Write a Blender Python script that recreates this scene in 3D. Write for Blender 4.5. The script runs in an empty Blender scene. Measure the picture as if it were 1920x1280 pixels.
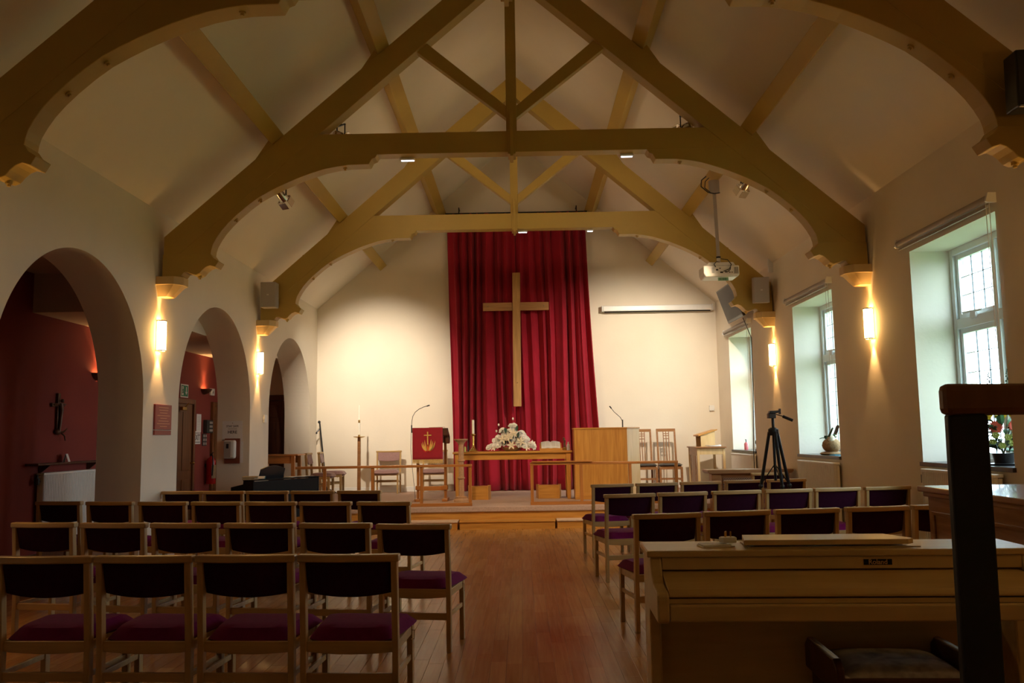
import bpy, bmesh, math, random
from mathutils import Vector, Matrix
random.seed(7)
PI = math.pi
scene = bpy.context.scene
COL = scene.collection

# ------------------------------------------------------------------ camera
F_PX, PITCH, YAW, ROLL, CAM_H = 1618.63, 0.109, -0.0095, 0.0157, 1.40
cam_data = bpy.data.cameras.new('camera')
cam = bpy.data.objects.new('camera', cam_data)
COL.objects.link(cam)
cam_data.sensor_fit = 'HORIZONTAL'
cam_data.sensor_width = 36.0
cam_data.lens = F_PX / 1920.0 * 36.0
cam_data.clip_start = 0.05
fwd = Vector((math.sin(YAW) * math.cos(PITCH), math.cos(YAW) * math.cos(PITCH), math.sin(PITCH)))
rgt = Vector((math.cos(YAW), -math.sin(YAW), 0))
upv = rgt.cross(fwd)
cx_ = rgt * math.cos(ROLL) - upv * math.sin(ROLL)
cy_ = rgt * math.sin(ROLL) + upv * math.cos(ROLL)
cam.matrix_world = Matrix(((cx_.x, cy_.x, -fwd.x, 0), (cx_.y, cy_.y, -fwd.y, 0), (cx_.z, cy_.z, -fwd.z, CAM_H), (0, 0, 0, 1)))
scene.camera = cam

# ------------------------------------------------------------------ world, exposure
SKY = 5.8
world = bpy.data.worlds.new('overcast_sky')
scene.world = world
world.use_nodes = True
wn = world.node_tree
bg = wn.nodes['Background']
bg.inputs['Color'].default_value = (0.68, 0.85, 1.0, 1)
bg.inputs['Strength'].default_value = SKY
vs = scene.view_settings
vs.view_transform = 'Standard'
vs.look = 'None'
vs.gamma = 1.0
vs.use_curve_mapping = False
vs.exposure = 1.02

# light powers (W) of the fixtures built further down
SPOT_STAGE = 440.0
SPOT_NAVE = 130.0
SCONCE_EMIT = 19.0
SCONCE_SPOT = 14.0
UPLIGHT = 8.0

# window portals: help the daylight find the three windows
WIN_Y = [7.97, 11.84, 15.78]
for wy in WIN_Y:
    ld = bpy.data.lights.new('window_portal', 'AREA')
    ld.shape = 'RECTANGLE'
    ld.size = 2.2
    ld.size_y = 1.7
    ld.cycles.is_portal = True
    lo = bpy.data.objects.new('window_portal', ld)
    lo.location = (4.66, wy, 2.13)
    lo.rotation_euler = (0, PI / 2, 0)
    COL.objects.link(lo)

# ------------------------------------------------------------------ materials
MATS = {}
def principled(name):
    m = bpy.data.materials.new(name)
    m.use_nodes = True
    MATS[name] = m
    return m, m.node_tree.nodes, m.node_tree.links, m.node_tree.nodes['Principled BSDF']

def mat(name, col, rough=0.6, var=0.08, scale=4.0, bump=0.0, bscale=60.0, metal=0.0, spec=0.5, emit=None, estr=0.0, coat=0.0, sheen=0.0):
    m, n, l, b = principled(name)
    b.inputs['Roughness'].default_value = rough
    b.inputs['Metallic'].default_value = metal
    b.inputs['Specular IOR Level'].default_value = spec
    b.inputs['Coat Weight'].default_value = coat
    b.inputs['Sheen Weight'].default_value = sheen
    tc = n.new('ShaderNodeTexCoord')
    if var > 0:
        nz = n.new('ShaderNodeTexNoise')
        nz.inputs['Scale'].default_value = scale
        nz.inputs['Detail'].default_value = 4
        l.new(tc.outputs['Object'], nz.inputs['Vector'])
        r = n.new('ShaderNodeValToRGB')
        r.color_ramp.elements[0].position = 0.3
        r.color_ramp.elements[1].position = 0.7
        r.color_ramp.elements[0].color = tuple(c * (1 - var) for c in col) + (1,)
        r.color_ramp.elements[1].color = tuple(min(1, c * (1 + var)) for c in col) + (1,)
        l.new(nz.outputs['Fac'], r.inputs['Fac'])
        l.new(r.outputs['Color'], b.inputs['Base Color'])
    else:
        b.inputs['Base Color'].default_value = (*col, 1)
    if bump > 0:
        n2 = n.new('ShaderNodeTexNoise')
        n2.inputs['Scale'].default_value = bscale
        n2.inputs['Detail'].default_value = 3
        l.new(tc.outputs['Object'], n2.inputs['Vector'])
        bp = n.new('ShaderNodeBump')
        bp.inputs['Strength'].default_value = bump
        bp.inputs['Distance'].default_value = 0.01
        l.new(n2.outputs['Fac'], bp.inputs['Height'])
        l.new(bp.outputs['Normal'], b.inputs['Normal'])
    if emit:
        b.inputs['Emission Color'].default_value = (*emit, 1)
        b.inputs['Emission Strength'].default_value = estr
    return m

def wood(name, c1, c2, rough=0.4, axis='z', freq=9.0, world_co=False, coat=0.0):
    m, n, l, b = principled(name)
    b.inputs['Roughness'].default_value = rough
    b.inputs['Coat Weight'].default_value = coat
    mp = n.new('ShaderNodeMapping')
    if world_co:
        g = n.new('ShaderNodeNewGeometry')
        l.new(g.outputs['Position'], mp.inputs['Vector'])
    else:
        tc = n.new('ShaderNodeTexCoord')
        l.new(tc.outputs['Object'], mp.inputs['Vector'])
    st = {'x': (0.6, freq, freq), 'y': (freq, 0.6, freq), 'z': (freq, freq, 0.6)}[axis]
    mp.inputs['Scale'].default_value = st
    nz = n.new('ShaderNodeTexNoise')
    nz.inputs['Scale'].default_value = 3.0
    nz.inputs['Detail'].default_value = 8
    nz.inputs['Distortion'].default_value = 0.6
    l.new(mp.outputs['Vector'], nz.inputs['Vector'])
    r = n.new('ShaderNodeValToRGB')
    r.color_ramp.elements[0].position = 0.3
    r.color_ramp.elements[1].position = 0.72
    r.color_ramp.elements[0].color = (*c1, 1)
    r.color_ramp.elements[1].color = (*c2, 1)
    l.new(nz.outputs['Fac'], r.inputs['Fac'])
    l.new(r.outputs['Color'], b.inputs['Base Color'])
    bp = n.new('ShaderNodeBump')
    bp.inputs['Strength'].default_value = 0.08
    bp.inputs['Distance'].default_value = 0.004
    l.new(nz.outputs['Fac'], bp.inputs['Height'])
    l.new(bp.outputs['Normal'], b.inputs['Normal'])
    return m

mat('plaster', (0.80, 0.725, 0.60), 0.85, 0.03, 1.5, 0.12, 25)
mat('ceiling_plaster', (0.76, 0.69, 0.57), 0.9, 0.05, 0.8, 0.10, 12)
mat('red_plaster', (0.26, 0.040, 0.028), 0.8, 0.06, 1.5, 0.1, 30)
mat('truss_paint', (0.46, 0.305, 0.06), 0.5, 0.08, 1.3, 0.12, 18)
mat('corbel_paint', (0.62, 0.45, 0.20), 0.55, 0.06, 6)
mat('carpet', (0.46, 0.32, 0.25), 0.95, 0.12, 60, 0.3, 300)
FLOOR_M = []
for i, (a, b_) in enumerate([((0.36, 0.155, 0.038), (0.48, 0.23, 0.065)), ((0.33, 0.135, 0.032), (0.44, 0.20, 0.055)), ((0.39, 0.175, 0.048), (0.51, 0.255, 0.08)), ((0.34, 0.145, 0.035), (0.46, 0.215, 0.06))]):
    FLOOR_M.append(wood('floor_wood_%d' % i, a, b_, 0.27, 'y', 14, True))
mat('step_cover', (0.62, 0.44, 0.30), 0.8, 0.08, 20)
mat('joint_dark', (0.09, 0.035, 0.012), 0.8, 0)
wood('chair_oak', (0.40, 0.245, 0.09), (0.54, 0.345, 0.14), 0.36, 'x', 10)
wood('chair_oak_v', (0.40, 0.245, 0.09), (0.54, 0.345, 0.14), 0.36, 'z', 10)
wood('oak', (0.44, 0.18, 0.026), (0.61, 0.295, 0.058), 0.4, 'x', 8)
wood('oak_v', (0.44, 0.18, 0.026), (0.61, 0.295, 0.058), 0.4, 'z', 8)
wood('rail_wood', (0.34, 0.115, 0.022), (0.48, 0.19, 0.045), 0.35, 'x', 8)
wood('rail_wood_v', (0.34, 0.115, 0.022), (0.48, 0.19, 0.045), 0.35, 'z', 8)
wood('cross_oak', (0.42, 0.22, 0.07), (0.66, 0.38, 0.14), 0.5, 'z', 7)
wood('cross_oak_h', (0.36, 0.17, 0.055), (0.54, 0.28, 0.10), 0.5, 'x', 7)
wood('dark_wood', (0.055, 0.018, 0.009), (0.12, 0.042, 0.018), 0.35, 'z', 8)
wood('door_wood', (0.16, 0.055, 0.015), (0.26, 0.10, 0.03), 0.4, 'z', 8)
wood('mid_wood', (0.24, 0.10, 0.035), (0.37, 0.17, 0.06), 0.35, 'x', 8)
wood('organ_wood', (0.26, 0.115, 0.04), (0.40, 0.19, 0.075), 0.22, 'y', 7, False, 0.4)
wood('pale_oak', (0.55, 0.36, 0.15), (0.68, 0.47, 0.22), 0.45, 'z', 8)
wood('piano_oak', (0.56, 0.40, 0.16), (0.66, 0.49, 0.21), 0.38, 'x', 6)
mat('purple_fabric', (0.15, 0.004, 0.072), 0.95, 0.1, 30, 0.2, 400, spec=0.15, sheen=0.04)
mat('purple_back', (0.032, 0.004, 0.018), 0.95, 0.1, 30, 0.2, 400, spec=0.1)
mat('mauve_fabric', (0.30, 0.17, 0.155), 0.9, 0.1, 30, 0.2, 400, sheen=0.2)
mat('curtain_red', (0.34, 0.010, 0.028), 0.85, 0.10, 3, 0.15, 250, spec=0.2, sheen=0.08)
mat('frontal_red', (0.36, 0.006, 0.02), 0.8, 0.06, 20, 0.1, 300, sheen=0.2)
mat('gold_fringe', (0.62, 0.42, 0.14), 0.7, 0.2, 60)
mat('gold_thread', (0.85, 0.52, 0.13), 0.5, 0.1, 30)
mat('flame_red', (0.75, 0.04, 0.02), 0.6, 0.1, 30)
mat('flame_orange', (0.85, 0.28, 0.04), 0.6, 0.1, 30)
mat('white_paint', (0.80, 0.78, 0.74), 0.45, 0.02, 5)
mat('white_plastic', (0.78, 0.77, 0.74), 0.35, 0.02, 5)
mat('upvc', (0.82, 0.86, 0.86), 0.3, 0.02, 5)
mat('lead', (0.10, 0.11, 0.12), 0.5, 0.1, 20, metal=0.4)
mat('black_plastic', (0.012, 0.012, 0.014), 0.35, 0.1, 10)
mat('black_matt', (0.008, 0.007, 0.007), 0.7, 0.1, 10, spec=0.2)
mat('black_metal', (0.010, 0.010, 0.011), 0.38, 0.05, 10, spec=0.35)
mat('screen_grey', (0.035, 0.031, 0.028), 0.55, 0.05, 2)
mat('speaker_grey', (0.40, 0.35, 0.31), 0.6, 0.04, 300)
mat('black_vinyl', (0.02, 0.018, 0.018), 0.3, 0.1, 10)
mat('chrome', (0.75, 0.70, 0.62), 0.15, 0.0, metal=1.0)
mat('bronze', (0.12, 0.06, 0.035), 0.45, 0.2, 10, metal=0.5)
mat('brass', (0.72, 0.47, 0.15), 0.22, 0.08, 6, metal=0.9)
mat('wax', (0.86, 0.80, 0.68), 0.45, 0.02, 10)
mat('paper', (0.84, 0.82, 0.80), 0.7, 0.03, 30)
mat('ink', (0.02, 0.02, 0.025), 0.6, 0)
mat('stone_pink', (0.46, 0.265, 0.14), 0.6, 0.12, 30, 0.15, 60)
mat('petal_white', (0.92, 0.89, 0.84), 0.6, 0.06, 20)
mat('petal_lily', (0.88, 0.80, 0.64), 0.6, 0.06, 20)
mat('petal_cream', (0.80, 0.68, 0.48), 0.6, 0.1, 20)
mat('petal_coral', (0.80, 0.12, 0.07), 0.55, 0.15, 20)
mat('petal_yellow', (0.78, 0.60, 0.06), 0.55, 0.1, 20)
mat('petal_lime', (0.50, 0.56, 0.16), 0.55, 0.1, 20)
mat('leaf', (0.045, 0.13, 0.05), 0.45, 0.2, 12)
mat('leaf_dark', (0.02, 0.055, 0.03), 0.45, 0.2, 12)
mat('leaf_bright', (0.30, 0.45, 0.08), 0.45, 0.2, 12)
mat('stem', (0.08, 0.09, 0.04), 0.6, 0.2, 20)
mat('slate', (0.07, 0.065, 0.075), 0.3, 0.2, 8)
mat('radiator_white', (0.84, 0.81, 0.76), 0.45, 0.03, 8)
mat('blind_grey', (0.40, 0.36, 0.33), 0.55, 0.05, 10)
mat('sign_green', (0.0, 0.22, 0.09), 0.5, 0)
mat('pale_green', (0.30, 0.55, 0.36), 0.4, 0)
mat('plaque_red', (0.30, 0.028, 0.018), 0.4, 0.08, 10)
mat('plaque_gold', (0.62, 0.24, 0.12), 0.4, 0)
mat('board_red', (0.24, 0.055, 0.025), 0.45, 0.1, 10)
mat('ext_red', (0.50, 0.012, 0.012), 0.25, 0.03, 5, coat=0.3)
mat('straw', (0.34, 0.20, 0.085), 0.85, 0.3, 60, 0.6, 120)
mat('soap_pink', (0.80, 0.20, 0.20), 0.2, 0.03, 5)
mat('clear_plastic', (0.62, 0.60, 0.66), 0.15, 0.03, 5)
mat('book_tan', (0.45, 0.33, 0.19), 0.6, 0.1, 30)
mat('book_blue', (0.06, 0.28, 0.40), 0.5, 0.1, 30)
mat('grass', (0.15, 0.23, 0.07), 0.95, 0.25, 2)
mat('hedge', (0.06, 0.12, 0.035), 0.9, 0.4, 4)
mat('wall_outside', (0.40, 0.36, 0.30), 0.9, 0.1, 3)
mat('stripe_fabric', (0.36, 0.33, 0.31), 0.8, 0.45, 16)
mat('shade_glass', (0.9, 0.7, 0.4), 0.5, 0, emit=(1.0, 0.58, 0.19), estr=SCONCE_EMIT)
mat('lens_glow', (0.9, 0.85, 0.8), 0.4, 0, emit=(1.0, 0.86, 0.66), estr=14.0)
mat('led_glow', (0.9, 0.9, 0.95), 0.4, 0, emit=(0.80, 0.86, 1.0), estr=2.5)
mat('bulb_glow', (1, 0.6, 0.3), 0.4, 0, emit=(1.0, 0.48, 0.16), estr=18.0)

def lattice_mat():
    m, n, l, b = principled('cane_lattice')
    tc = n.new('ShaderNodeTexCoord')
    ck = n.new('ShaderNodeTexChecker')
    ck.inputs['Scale'].default_value = 60
    ck.inputs['Color1'].default_value = (0.26, 0.12, 0.05, 1)
    ck.inputs['Color2'].default_value = (0.09, 0.04, 0.02, 1)
    l.new(tc.outputs['Object'], ck.inputs['Vector'])
    l.new(ck.outputs['Color'], b.inputs['Base Color'])
    b.inputs['Roughness'].default_value = 0.6
lattice_mat()

def glass_mat():
    m = bpy.data.materials.new('window_glass')
    m.use_nodes = True
    MATS['window_glass'] = m
    n = m.node_tree.nodes
    l = m.node_tree.links
    n.remove(n['Principled BSDF'])
    t = n.new('ShaderNodeBsdfTransparent')
    t.inputs['Color'].default_value = (0.93, 0.97, 0.96, 1)
    g = n.new('ShaderNodeBsdfGlossy')
    g.inputs['Roughness'].default_value = 0.05
    mx = n.new('ShaderNodeMixShader')
    mx.inputs['Fac'].default_value = 0.06
    l.new(t.outputs[0], mx.inputs[1])
    l.new(g.outputs[0], mx.inputs[2])
    l.new(mx.outputs[0], n['Material Output'].inputs['Surface'])
glass_mat()

# ------------------------------------------------------------------ mesh helpers
class MB:
    def __init__(self):
        self.v = []
        self.f = []
        self.mi = []
    def add(self, vs, fs, mi=0):
        o = len(self.v)
        self.v += [tuple(p) for p in vs]
        self.f += [tuple(i + o for i in f) for f in fs]
        self.mi += [mi] * len(fs)
        return self
    def box(self, x0, y0, z0, x1, y1, z1, mi=0):
        vs = [(x, y, z) for z in (z0, z1) for y in (y0, y1) for x in (x0, x1)]
        return self.add(vs, [(0, 2, 3, 1), (4, 5, 7, 6), (0, 1, 5, 4), (2, 6, 7, 3), (0, 4, 6, 2), (1, 3, 7, 5)], mi)
    def obox(self, c, ax, ay, az, hx, hy, hz, mi=0):
        c, ax, ay, az = Vector(c), Vector(ax).normalized(), Vector(ay).normalized(), Vector(az).normalized()
        vs = [c + ax * hx * i + ay * hy * j + az * hz * k for k in (-1, 1) for j in (-1, 1) for i in (-1, 1)]
        return self.add(vs, [(0, 2, 3, 1), (4, 5, 7, 6), (0, 1, 5, 4), (2, 6, 7, 3), (0, 4, 6, 2), (1, 3, 7, 5)], mi)
    def bar(self, p, q, w, d, up=(0, 0, 1), mi=0):
        p, q = Vector(p), Vector(q)
        az = (q - p)
        L = az.length
        az.normalize()
        u = Vector(up)
        if abs(az.dot(u)) > 0.98:
            u = Vector((0, 1, 0))
        ax = u.cross(az).normalized()
        ay = az.cross(ax)
        return self.obox((p + q) / 2, ax, ay, az, w / 2, d / 2, L / 2, mi)
    def prism(self, pts, axis, a0, a1, mi=0):
        # pts: 2D polygon; axis 'x': (y,z), 'y': (x,z), 'z': (x,y)
        def P(p, a):
            return {'x': (a, p[0], p[1]), 'y': (p[0], a, p[1]), 'z': (p[0], p[1], a)}[axis]
        n = len(pts)
        vs = [P(p, a0) for p in pts] + [P(p, a1) for p in pts]
        fs = [tuple(range(n)), tuple(range(2 * n - 1, n - 1, -1))]
        for i in range(n):
            j = (i + 1) % n
            fs.append((j, i, i + n, j + n))
        return self.add(vs, fs, mi)
    def lathe(self, prof, seg=16, c=(0, 0, 0), a0=0, a1=2 * PI, mi=0):
        full = abs(a1 - a0 - 2 * PI) < 1e-6
        ns = seg if full else seg + 1
        vs = []
        for r, z in prof:
            for i in range(ns):
                a = a0 + (a1 - a0) * i / seg
                vs.append((c[0] + r * math.cos(a), c[1] + r * math.sin(a), c[2] + z))
        fs = []
        for k in range(len(prof) - 1):
            for i in range(seg):
                j = (i + 1) % ns
                fs.append((k * ns + i, k * ns + j, (k + 1) * ns + j, (k + 1) * ns + i))
        if full:
            if prof[0][0] > 1e-5:
                fs.append(tuple(range(ns - 1, -1, -1)))
            if prof[-1][0] > 1e-5:
                fs.append(tuple((len(prof) - 1) * ns + i for i in range(ns)))
        return self.add(vs, fs, mi)
    def cyl(self, p, q, r, seg=10, r2=None, mi=0):
        return self.tube([p, q], r, seg, r2, mi)
    def tube(self, path, r, seg=8, r2=None, mi=0):
        path = [Vector(p) for p in path]
        n = len(path)
        vs = []
        prev = None
        for i, p in enumerate(path):
            t = (path[min(i + 1, n - 1)] - path[max(i - 1, 0)]).normalized()
            if prev is None:
                u = Vector((0, 0, 1)) if abs(t.z) < 0.9 else Vector((1, 0, 0))
                ax = u.cross(t).normalized()
            else:
                ax = (prev - t * prev.dot(t)).normalized()
            prev = ax
            ay = t.cross(ax)
            rr = r if r2 is None else r + (r2 - r) * i / (n - 1)
            for k in range(seg):
                a = 2 * PI * k / seg
                vs.append(p + ax * rr * math.cos(a) + ay * rr * math.sin(a))
        fs = []
        for i in range(n - 1):
            for k in range(seg):
                k2 = (k + 1) % seg
                fs.append((i * seg + k, i * seg + k2, (i + 1) * seg + k2, (i + 1) * seg + k))
        fs.append(tuple(range(seg - 1, -1, -1)))
        fs.append(tuple((n - 1) * seg + k for k in range(seg)))
        return self.add(vs, fs, mi)
    def grid(self, fn, nu, nv, mi=0, closed_u=False):
        vs = [fn(i / nu, j / nv) for j in range(nv + 1) for i in range(nu + 1)]
        fs = []
        for j in range(nv):
            for i in range(nu):
                a = j * (nu + 1) + i
                fs.append((a, a + 1, a + nu + 2, a + nu + 1))
        return self.add(vs, fs, mi)
    def ball(self, c, r, seg=10, rings=6, sq=(1, 1, 1), mi=0):
        vs = []
        fs = []
        for j in range(rings + 1):
            th = PI * j / rings
            for i in range(seg):
                a = 2 * PI * i / seg
                vs.append((c[0] + r * sq[0] * math.sin(th) * math.cos(a), c[1] + r * sq[1] * math.sin(th) * math.sin(a), c[2] + r * sq[2] * math.cos(th)))
        for j in range(rings):
            for i in range(seg):
                k = (i + 1) % seg
                fs.append((j * seg + i, (j + 1) * seg + i, (j + 1) * seg + k, j * seg + k))
        return self.add(vs, fs, mi)
    def mesh(self, name, mats, smooth=False, weld=True):
        me = bpy.data.meshes.new(name)
        me.from_pydata(self.v, [], self.f)
        for m in (mats if isinstance(mats, (list, tuple)) else [mats]):
            me.materials.append(MATS[m] if isinstance(m, str) else m)
        me.polygons.foreach_set('material_index', self.mi)
        bm = bmesh.new()
        bm.from_mesh(me)
        if weld:
            bmesh.ops.remove_doubles(bm, verts=bm.verts, dist=1e-6)
        bmesh.ops.recalc_face_normals(bm, faces=bm.faces)
        bm.to_mesh(me)
        bm.free()
        if smooth:
            me.polygons.foreach_set('use_smooth', [True] * len(me.polygons))
            try:
                me.set_sharp_from_angle(angle=math.radians(40))
            except Exception:
                pass
        me.update()
        return me
    def build(self, name, mats, parent=None, smooth=False, bevel=0.0, loc=None, rot=None):
        o = bpy.data.objects.new(name, self.mesh(name, mats, smooth))
        COL.objects.link(o)
        if parent:
            o.parent = parent
        if loc:
            o.location = loc
        if rot:
            o.rotation_euler = rot
        if bevel > 0:
            bv = o.modifiers.new('bevel', 'BEVEL')
            bv.width = bevel
            bv.segments = 2
            bv.limit_method = 'ANGLE'
            bv.angle_limit = math.radians(40)
            bv.use_clamp_overlap = True
        return o

def tag(o, label=None, cat=None, group=None, kind=None):
    if label: o['label'] = label
    if cat: o['category'] = cat
    if group: o['group'] = group
    if kind: o['kind'] = kind
    return o
def thing(name, label, cat, loc=(0, 0, 0), rz=0.0, group=None):
    o = bpy.data.objects.new(name, None)
    o.empty_display_size = 0.1
    COL.objects.link(o)
    o.location = loc
    o.rotation_euler = (0, 0, rz)
    return tag(o, label, cat, group)
def struct(o):
    o['kind'] = 'structure'
    return o
def sempty(name, loc=(0, 0, 0)):
    o = bpy.data.objects.new(name, None)
    COL.objects.link(o)
    o.location = loc
    return struct(o)
KIDS = {}
def copy_part(o, parent):
    c = o.copy()
    COL.objects.link(c)
    c.parent = parent
    for g in o.children:
        copy_part(g, c)
def dup(root, loc, rz, label, group=None):
    r = root.copy()
    COL.objects.link(r)
    r.location = loc
    r.rotation_euler = (0, 0, rz)
    r['label'] = label
    if group: r['group'] = group
    for ch in list(root.children):
        copy_part(ch, r)
    return r
def inst(mesh, name, parent, loc, rot=(0, 0, 0), sc=(1, 1, 1)):
    o = bpy.data.objects.new(name, mesh)
    COL.objects.link(o)
    o.parent = parent
    o.location = loc
    o.rotation_euler = rot
    o.scale = sc
    return o
def text(name, s, size, material, parent, loc, rot, extrude=0.0008, align='CENTER', bold=0.0, sx=1.0):
    cu = bpy.data.curves.new(name, 'FONT')
    cu.body = s
    cu.size = size
    cu.align_x = align
    cu.align_y = 'CENTER'
    cu.extrude = extrude
    cu.offset = bold
    cu.resolution_u = 3
    t = bpy.data.objects.new(name, cu)
    COL.objects.link(t)
    dg = bpy.context.evaluated_depsgraph_get()
    me = bpy.data.meshes.new_from_object(t.evaluated_get(dg))
    bpy.data.objects.remove(t)
    bpy.data.curves.remove(cu)
    me.materials.clear()
    me.materials.append(MATS[material])
    o = bpy.data.objects.new(name, me)
    COL.objects.link(o)
    o.parent = parent
    o.location = loc
    o.rotation_euler = rot
    o.scale = (sx, 1, 1)
    return o
def spot(name, parent, loc, target, watts, col, angle=70, blend=0.8, size=0.08):
    ld = bpy.data.lights.new(name, 'SPOT')
    ld.energy = watts
    ld.color = col
    ld.spot_size = math.radians(angle)
    ld.spot_blend = blend
    ld.shadow_soft_size = size
    o = bpy.data.objects.new(name, ld)
    COL.objects.link(o)
    o.location = loc
    d = Vector(target) - Vector(loc)
    o.rotation_euler = d.to_track_quat('-Z', 'Y').to_euler()
    if parent:
        o.parent = parent
    return o

# ------------------------------------------------------------------ room shell
XL, XR, YB, YF = -4.17, 4.02, 17.6, -2.2
XC = -0.06
ZE = 4.06
XW = -4.67            # aisle side of the arcade wall
XA = -5.80            # outer wall of the side aisle
XO = 4.62             # outside face of the right wall
SLOPE = 0.855
HALF = (XR - XL) / 2
XM = (XR + XL) / 2
ZR = ZE + SLOPE * HALF
TRUSS_Y = [6.11, 9.88, 13.65]
ARCH_Y = [8.10, 11.87, 15.64]
AR, AZ = 1.394, 1.837       # arch radius and springing height

# arcade wall with three round arches
m = MB()
def arc_wall(m, x):
    cur = YF
    def quad(y0, z0, y1, z1):
        m.add([(x, y0, z0), (x, y1, z0), (x, y1, z1), (x, y0, z1)], [(0, 1, 2, 3)])
    N = 64
    for c in ARCH_Y:
        quad(cur, 0, c - AR, ZE)
        for i in range(N):
            a0 = PI - PI * i / N
            a1 = PI - PI * (i + 1) / N
            p0 = (c + AR * math.cos(a0), AZ + AR * math.sin(a0))
            p1 = (c + AR * math.cos(a1), AZ + AR * math.sin(a1))
            m.add([(x, p0[0], p0[1]), (x, p1[0], p1[1]), (x, p1[0], ZE), (x, p0[0], ZE)], [(0, 1, 2, 3)])
        cur = c + AR
    quad(cur, 0, YB, ZE)
arc_wall(m, XL)
arc_wall(m, XW)
for c in ARCH_Y:
    pr = [(c - AR, 0)] + [(c + AR * math.cos(PI - PI * i / 64), AZ + AR * math.sin(PI - PI * i / 64)) for i in range(65)] + [(c + AR, 0)]
    for p, q in zip(pr[:-1], pr[1:]):
        m.add([(XL, *p), (XW, *p), (XW, *q), (XL, *q)], [(0, 1, 2, 3)])
m.add([(XL, YF, ZE), (XW, YF, ZE), (XW, YB, ZE), (XL, YB, ZE)], [(0, 1, 2, 3)])
wl = struct(m.build('wall_left', 'plaster'))

# right wall with three deep window openings
m = MB()
WHW, WZ0, WZ1 = 0.81, 1.055, 3.22
cur = YF
for c in WIN_Y:
    m.box(XR, cur, 0, XO, c - WHW, ZE)
    m.box(XR, c - WHW, 0, XO, c + WHW, WZ0)
    m.box(XR, c - WHW, WZ1, XO, c + WHW, ZE)
    cur = c + WHW
m.box(XR, cur, 0, XO, YB, ZE)
struct(m.build('wall_right', 'plaster'))
# back (chancel) wall with gable, front wall behind the camera
for nm, y0, y1 in (('wall_back', YB, YB + 0.25), ('wall_front', YF - 0.25, YF)):
    m = MB()
    m.prism([(XA - 0.3, 0), (XO, 0), (XO, ZE), (XR, ZE), (XM, ZR + 0.02), (XL, ZE), (XA - 0.3, ZE)], 'y', y0, y1)
    struct(m.build(nm, 'plaster'))
# ceiling: two plastered slopes, and flat slab over the aisle
for s in (-1, 1):
    m = MB()
    xe = XL if s < 0 else XR
    x2 = xe + s * 0.7
    m.prism([(XM, ZR), (xe, ZE), (x2, ZE), (x2, ZE + 0.2), (XM, ZR + 0.3)], 'y', YF - 0.25, YB + 0.25)
    struct(m.build('ceiling_left' if s < 0 else 'ceiling_right', 'ceiling_plaster'))
m = MB()
m.box(XA - 0.3, YF, 3.42, XW + 0.01, 10.12, 3.6)
m.box(XA - 0.3, 10.12, 2.95, XW + 0.01, YB, 3.6)
m.box(XA - 0.3, YF, 3.6, XW + 0.01, YB, ZE + 0.1)
struct(m.build('ceiling_aisle', 'ceiling_plaster'))
m = MB()
m.box(XA - 0.3, YF, 0, XA, YB, 3.6)
struct(m.build('wall_aisle', 'red_plaster'))
# skirtings
m = MB(); m.box(XL + 0.0, YB - 0.018, 0.32, XR, YB, 0.42)
struct(m.build('baseboard_back', 'white_paint', bevel=0.004))
m = MB(); m.box(XR - 0.018, YF, 0, XR, 13.5, 0.10)
struct(m.build('baseboard_right', 'white_paint', bevel=0.004))
m = MB(); m.box(XA, YF, 0, XA + 0.018, 14.0, 0.10)
struct(m.build('baseboard_aisle', 'dark_wood', bevel=0.004))

# floor: slab with strip planks laid on it (nearest 300 in view are single pieces)
fl = sempty('floor', (0, 0, 0))
m = MB(); m.box(XA - 0.3, YF, -0.2, XO, YB, -0.012)
m.build('subfloor', 'joint_dark', fl)
PW, PL = 0.098, 0.72
rnd = random.Random(3)
planks = []
x = XA
k = 0
while x < XR:
    y = YF - rnd.random() * PL
    while y < 13.6:
        L = PL * rnd.uniform(0.75, 1.25)
        planks.append((x, max(y, YF), min(x + PW, XR), min(y + L, 13.6), rnd.randrange(4)))
        y += L
    x += PW
    k += 1
def pscore(p):
    xm, ym = (p[0] + p[2]) / 2, (p[1] + p[3]) / 2
    vis = -0.75 < xm < 0.75 and ym > 3.7 and p[3] - p[1] > 0.1
    return (0 if vis else 1, ym)
planks = [p for p in planks if p[3] - p[1] > 0.02 and p[2] - p[0] > 0.01]
planks.sort(key=pscore)
PM = {}
G = 0.0012
for (x0, y0, x1, y1, t) in planks[:300]:
    L = max(0.05, round((y1 - y0) * 20) / 20)
    key = (L, t)
    if key not in PM:
        mb = MB()
        w = PW - G
        mb.add([(0, 0, -0.012), (w, 0, -0.012), (w, L, -0.012), (0, L, -0.012), (0, 0, -0.001), (w, 0, -0.001), (w, L, -0.001), (0, L, -0.001), (0.001, 0.001, 0), (w - 0.001, 0.001, 0), (w - 0.001, L - 0.001, 0), (0.001, L - 0.001, 0)],
               [(0, 1, 5, 4), (1, 2, 6, 5), (2, 3, 7, 6), (3, 0, 4, 7), (4, 5, 9, 8), (5, 6, 10, 9), (6, 7, 11, 10), (7, 4, 8, 11), (8, 9, 10, 11)])
        PM[key] = mb.mesh('plank', FLOOR_M[t])
    o = inst(PM[key], 'plank', fl, (x0, y0, 0), sc=(1, (y1 - y0 - G) / L, 1))
mb = MB()
for (x0, y0, x1, y1, t) in planks[300:]:
    x1 -= G; y1 -= G
    mb.add([(x0, y0, -0.012), (x1, y0, -0.012), (x1, y1, -0.012), (x0, y1, -0.012), (x0 + .0005, y0 + .0005, 0), (x1 - .0005, y0 + .0005, 0), (x1 - .0005, y1 - .0005, 0), (x0 + .0005, y1 - .0005, 0)],
           [(0, 1, 5, 4), (1, 2, 6, 5), (2, 3, 7, 6), (3, 0, 4, 7), (4, 5, 6, 7)], t)
o = bpy.data.objects.new('plank_field', None)
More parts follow.
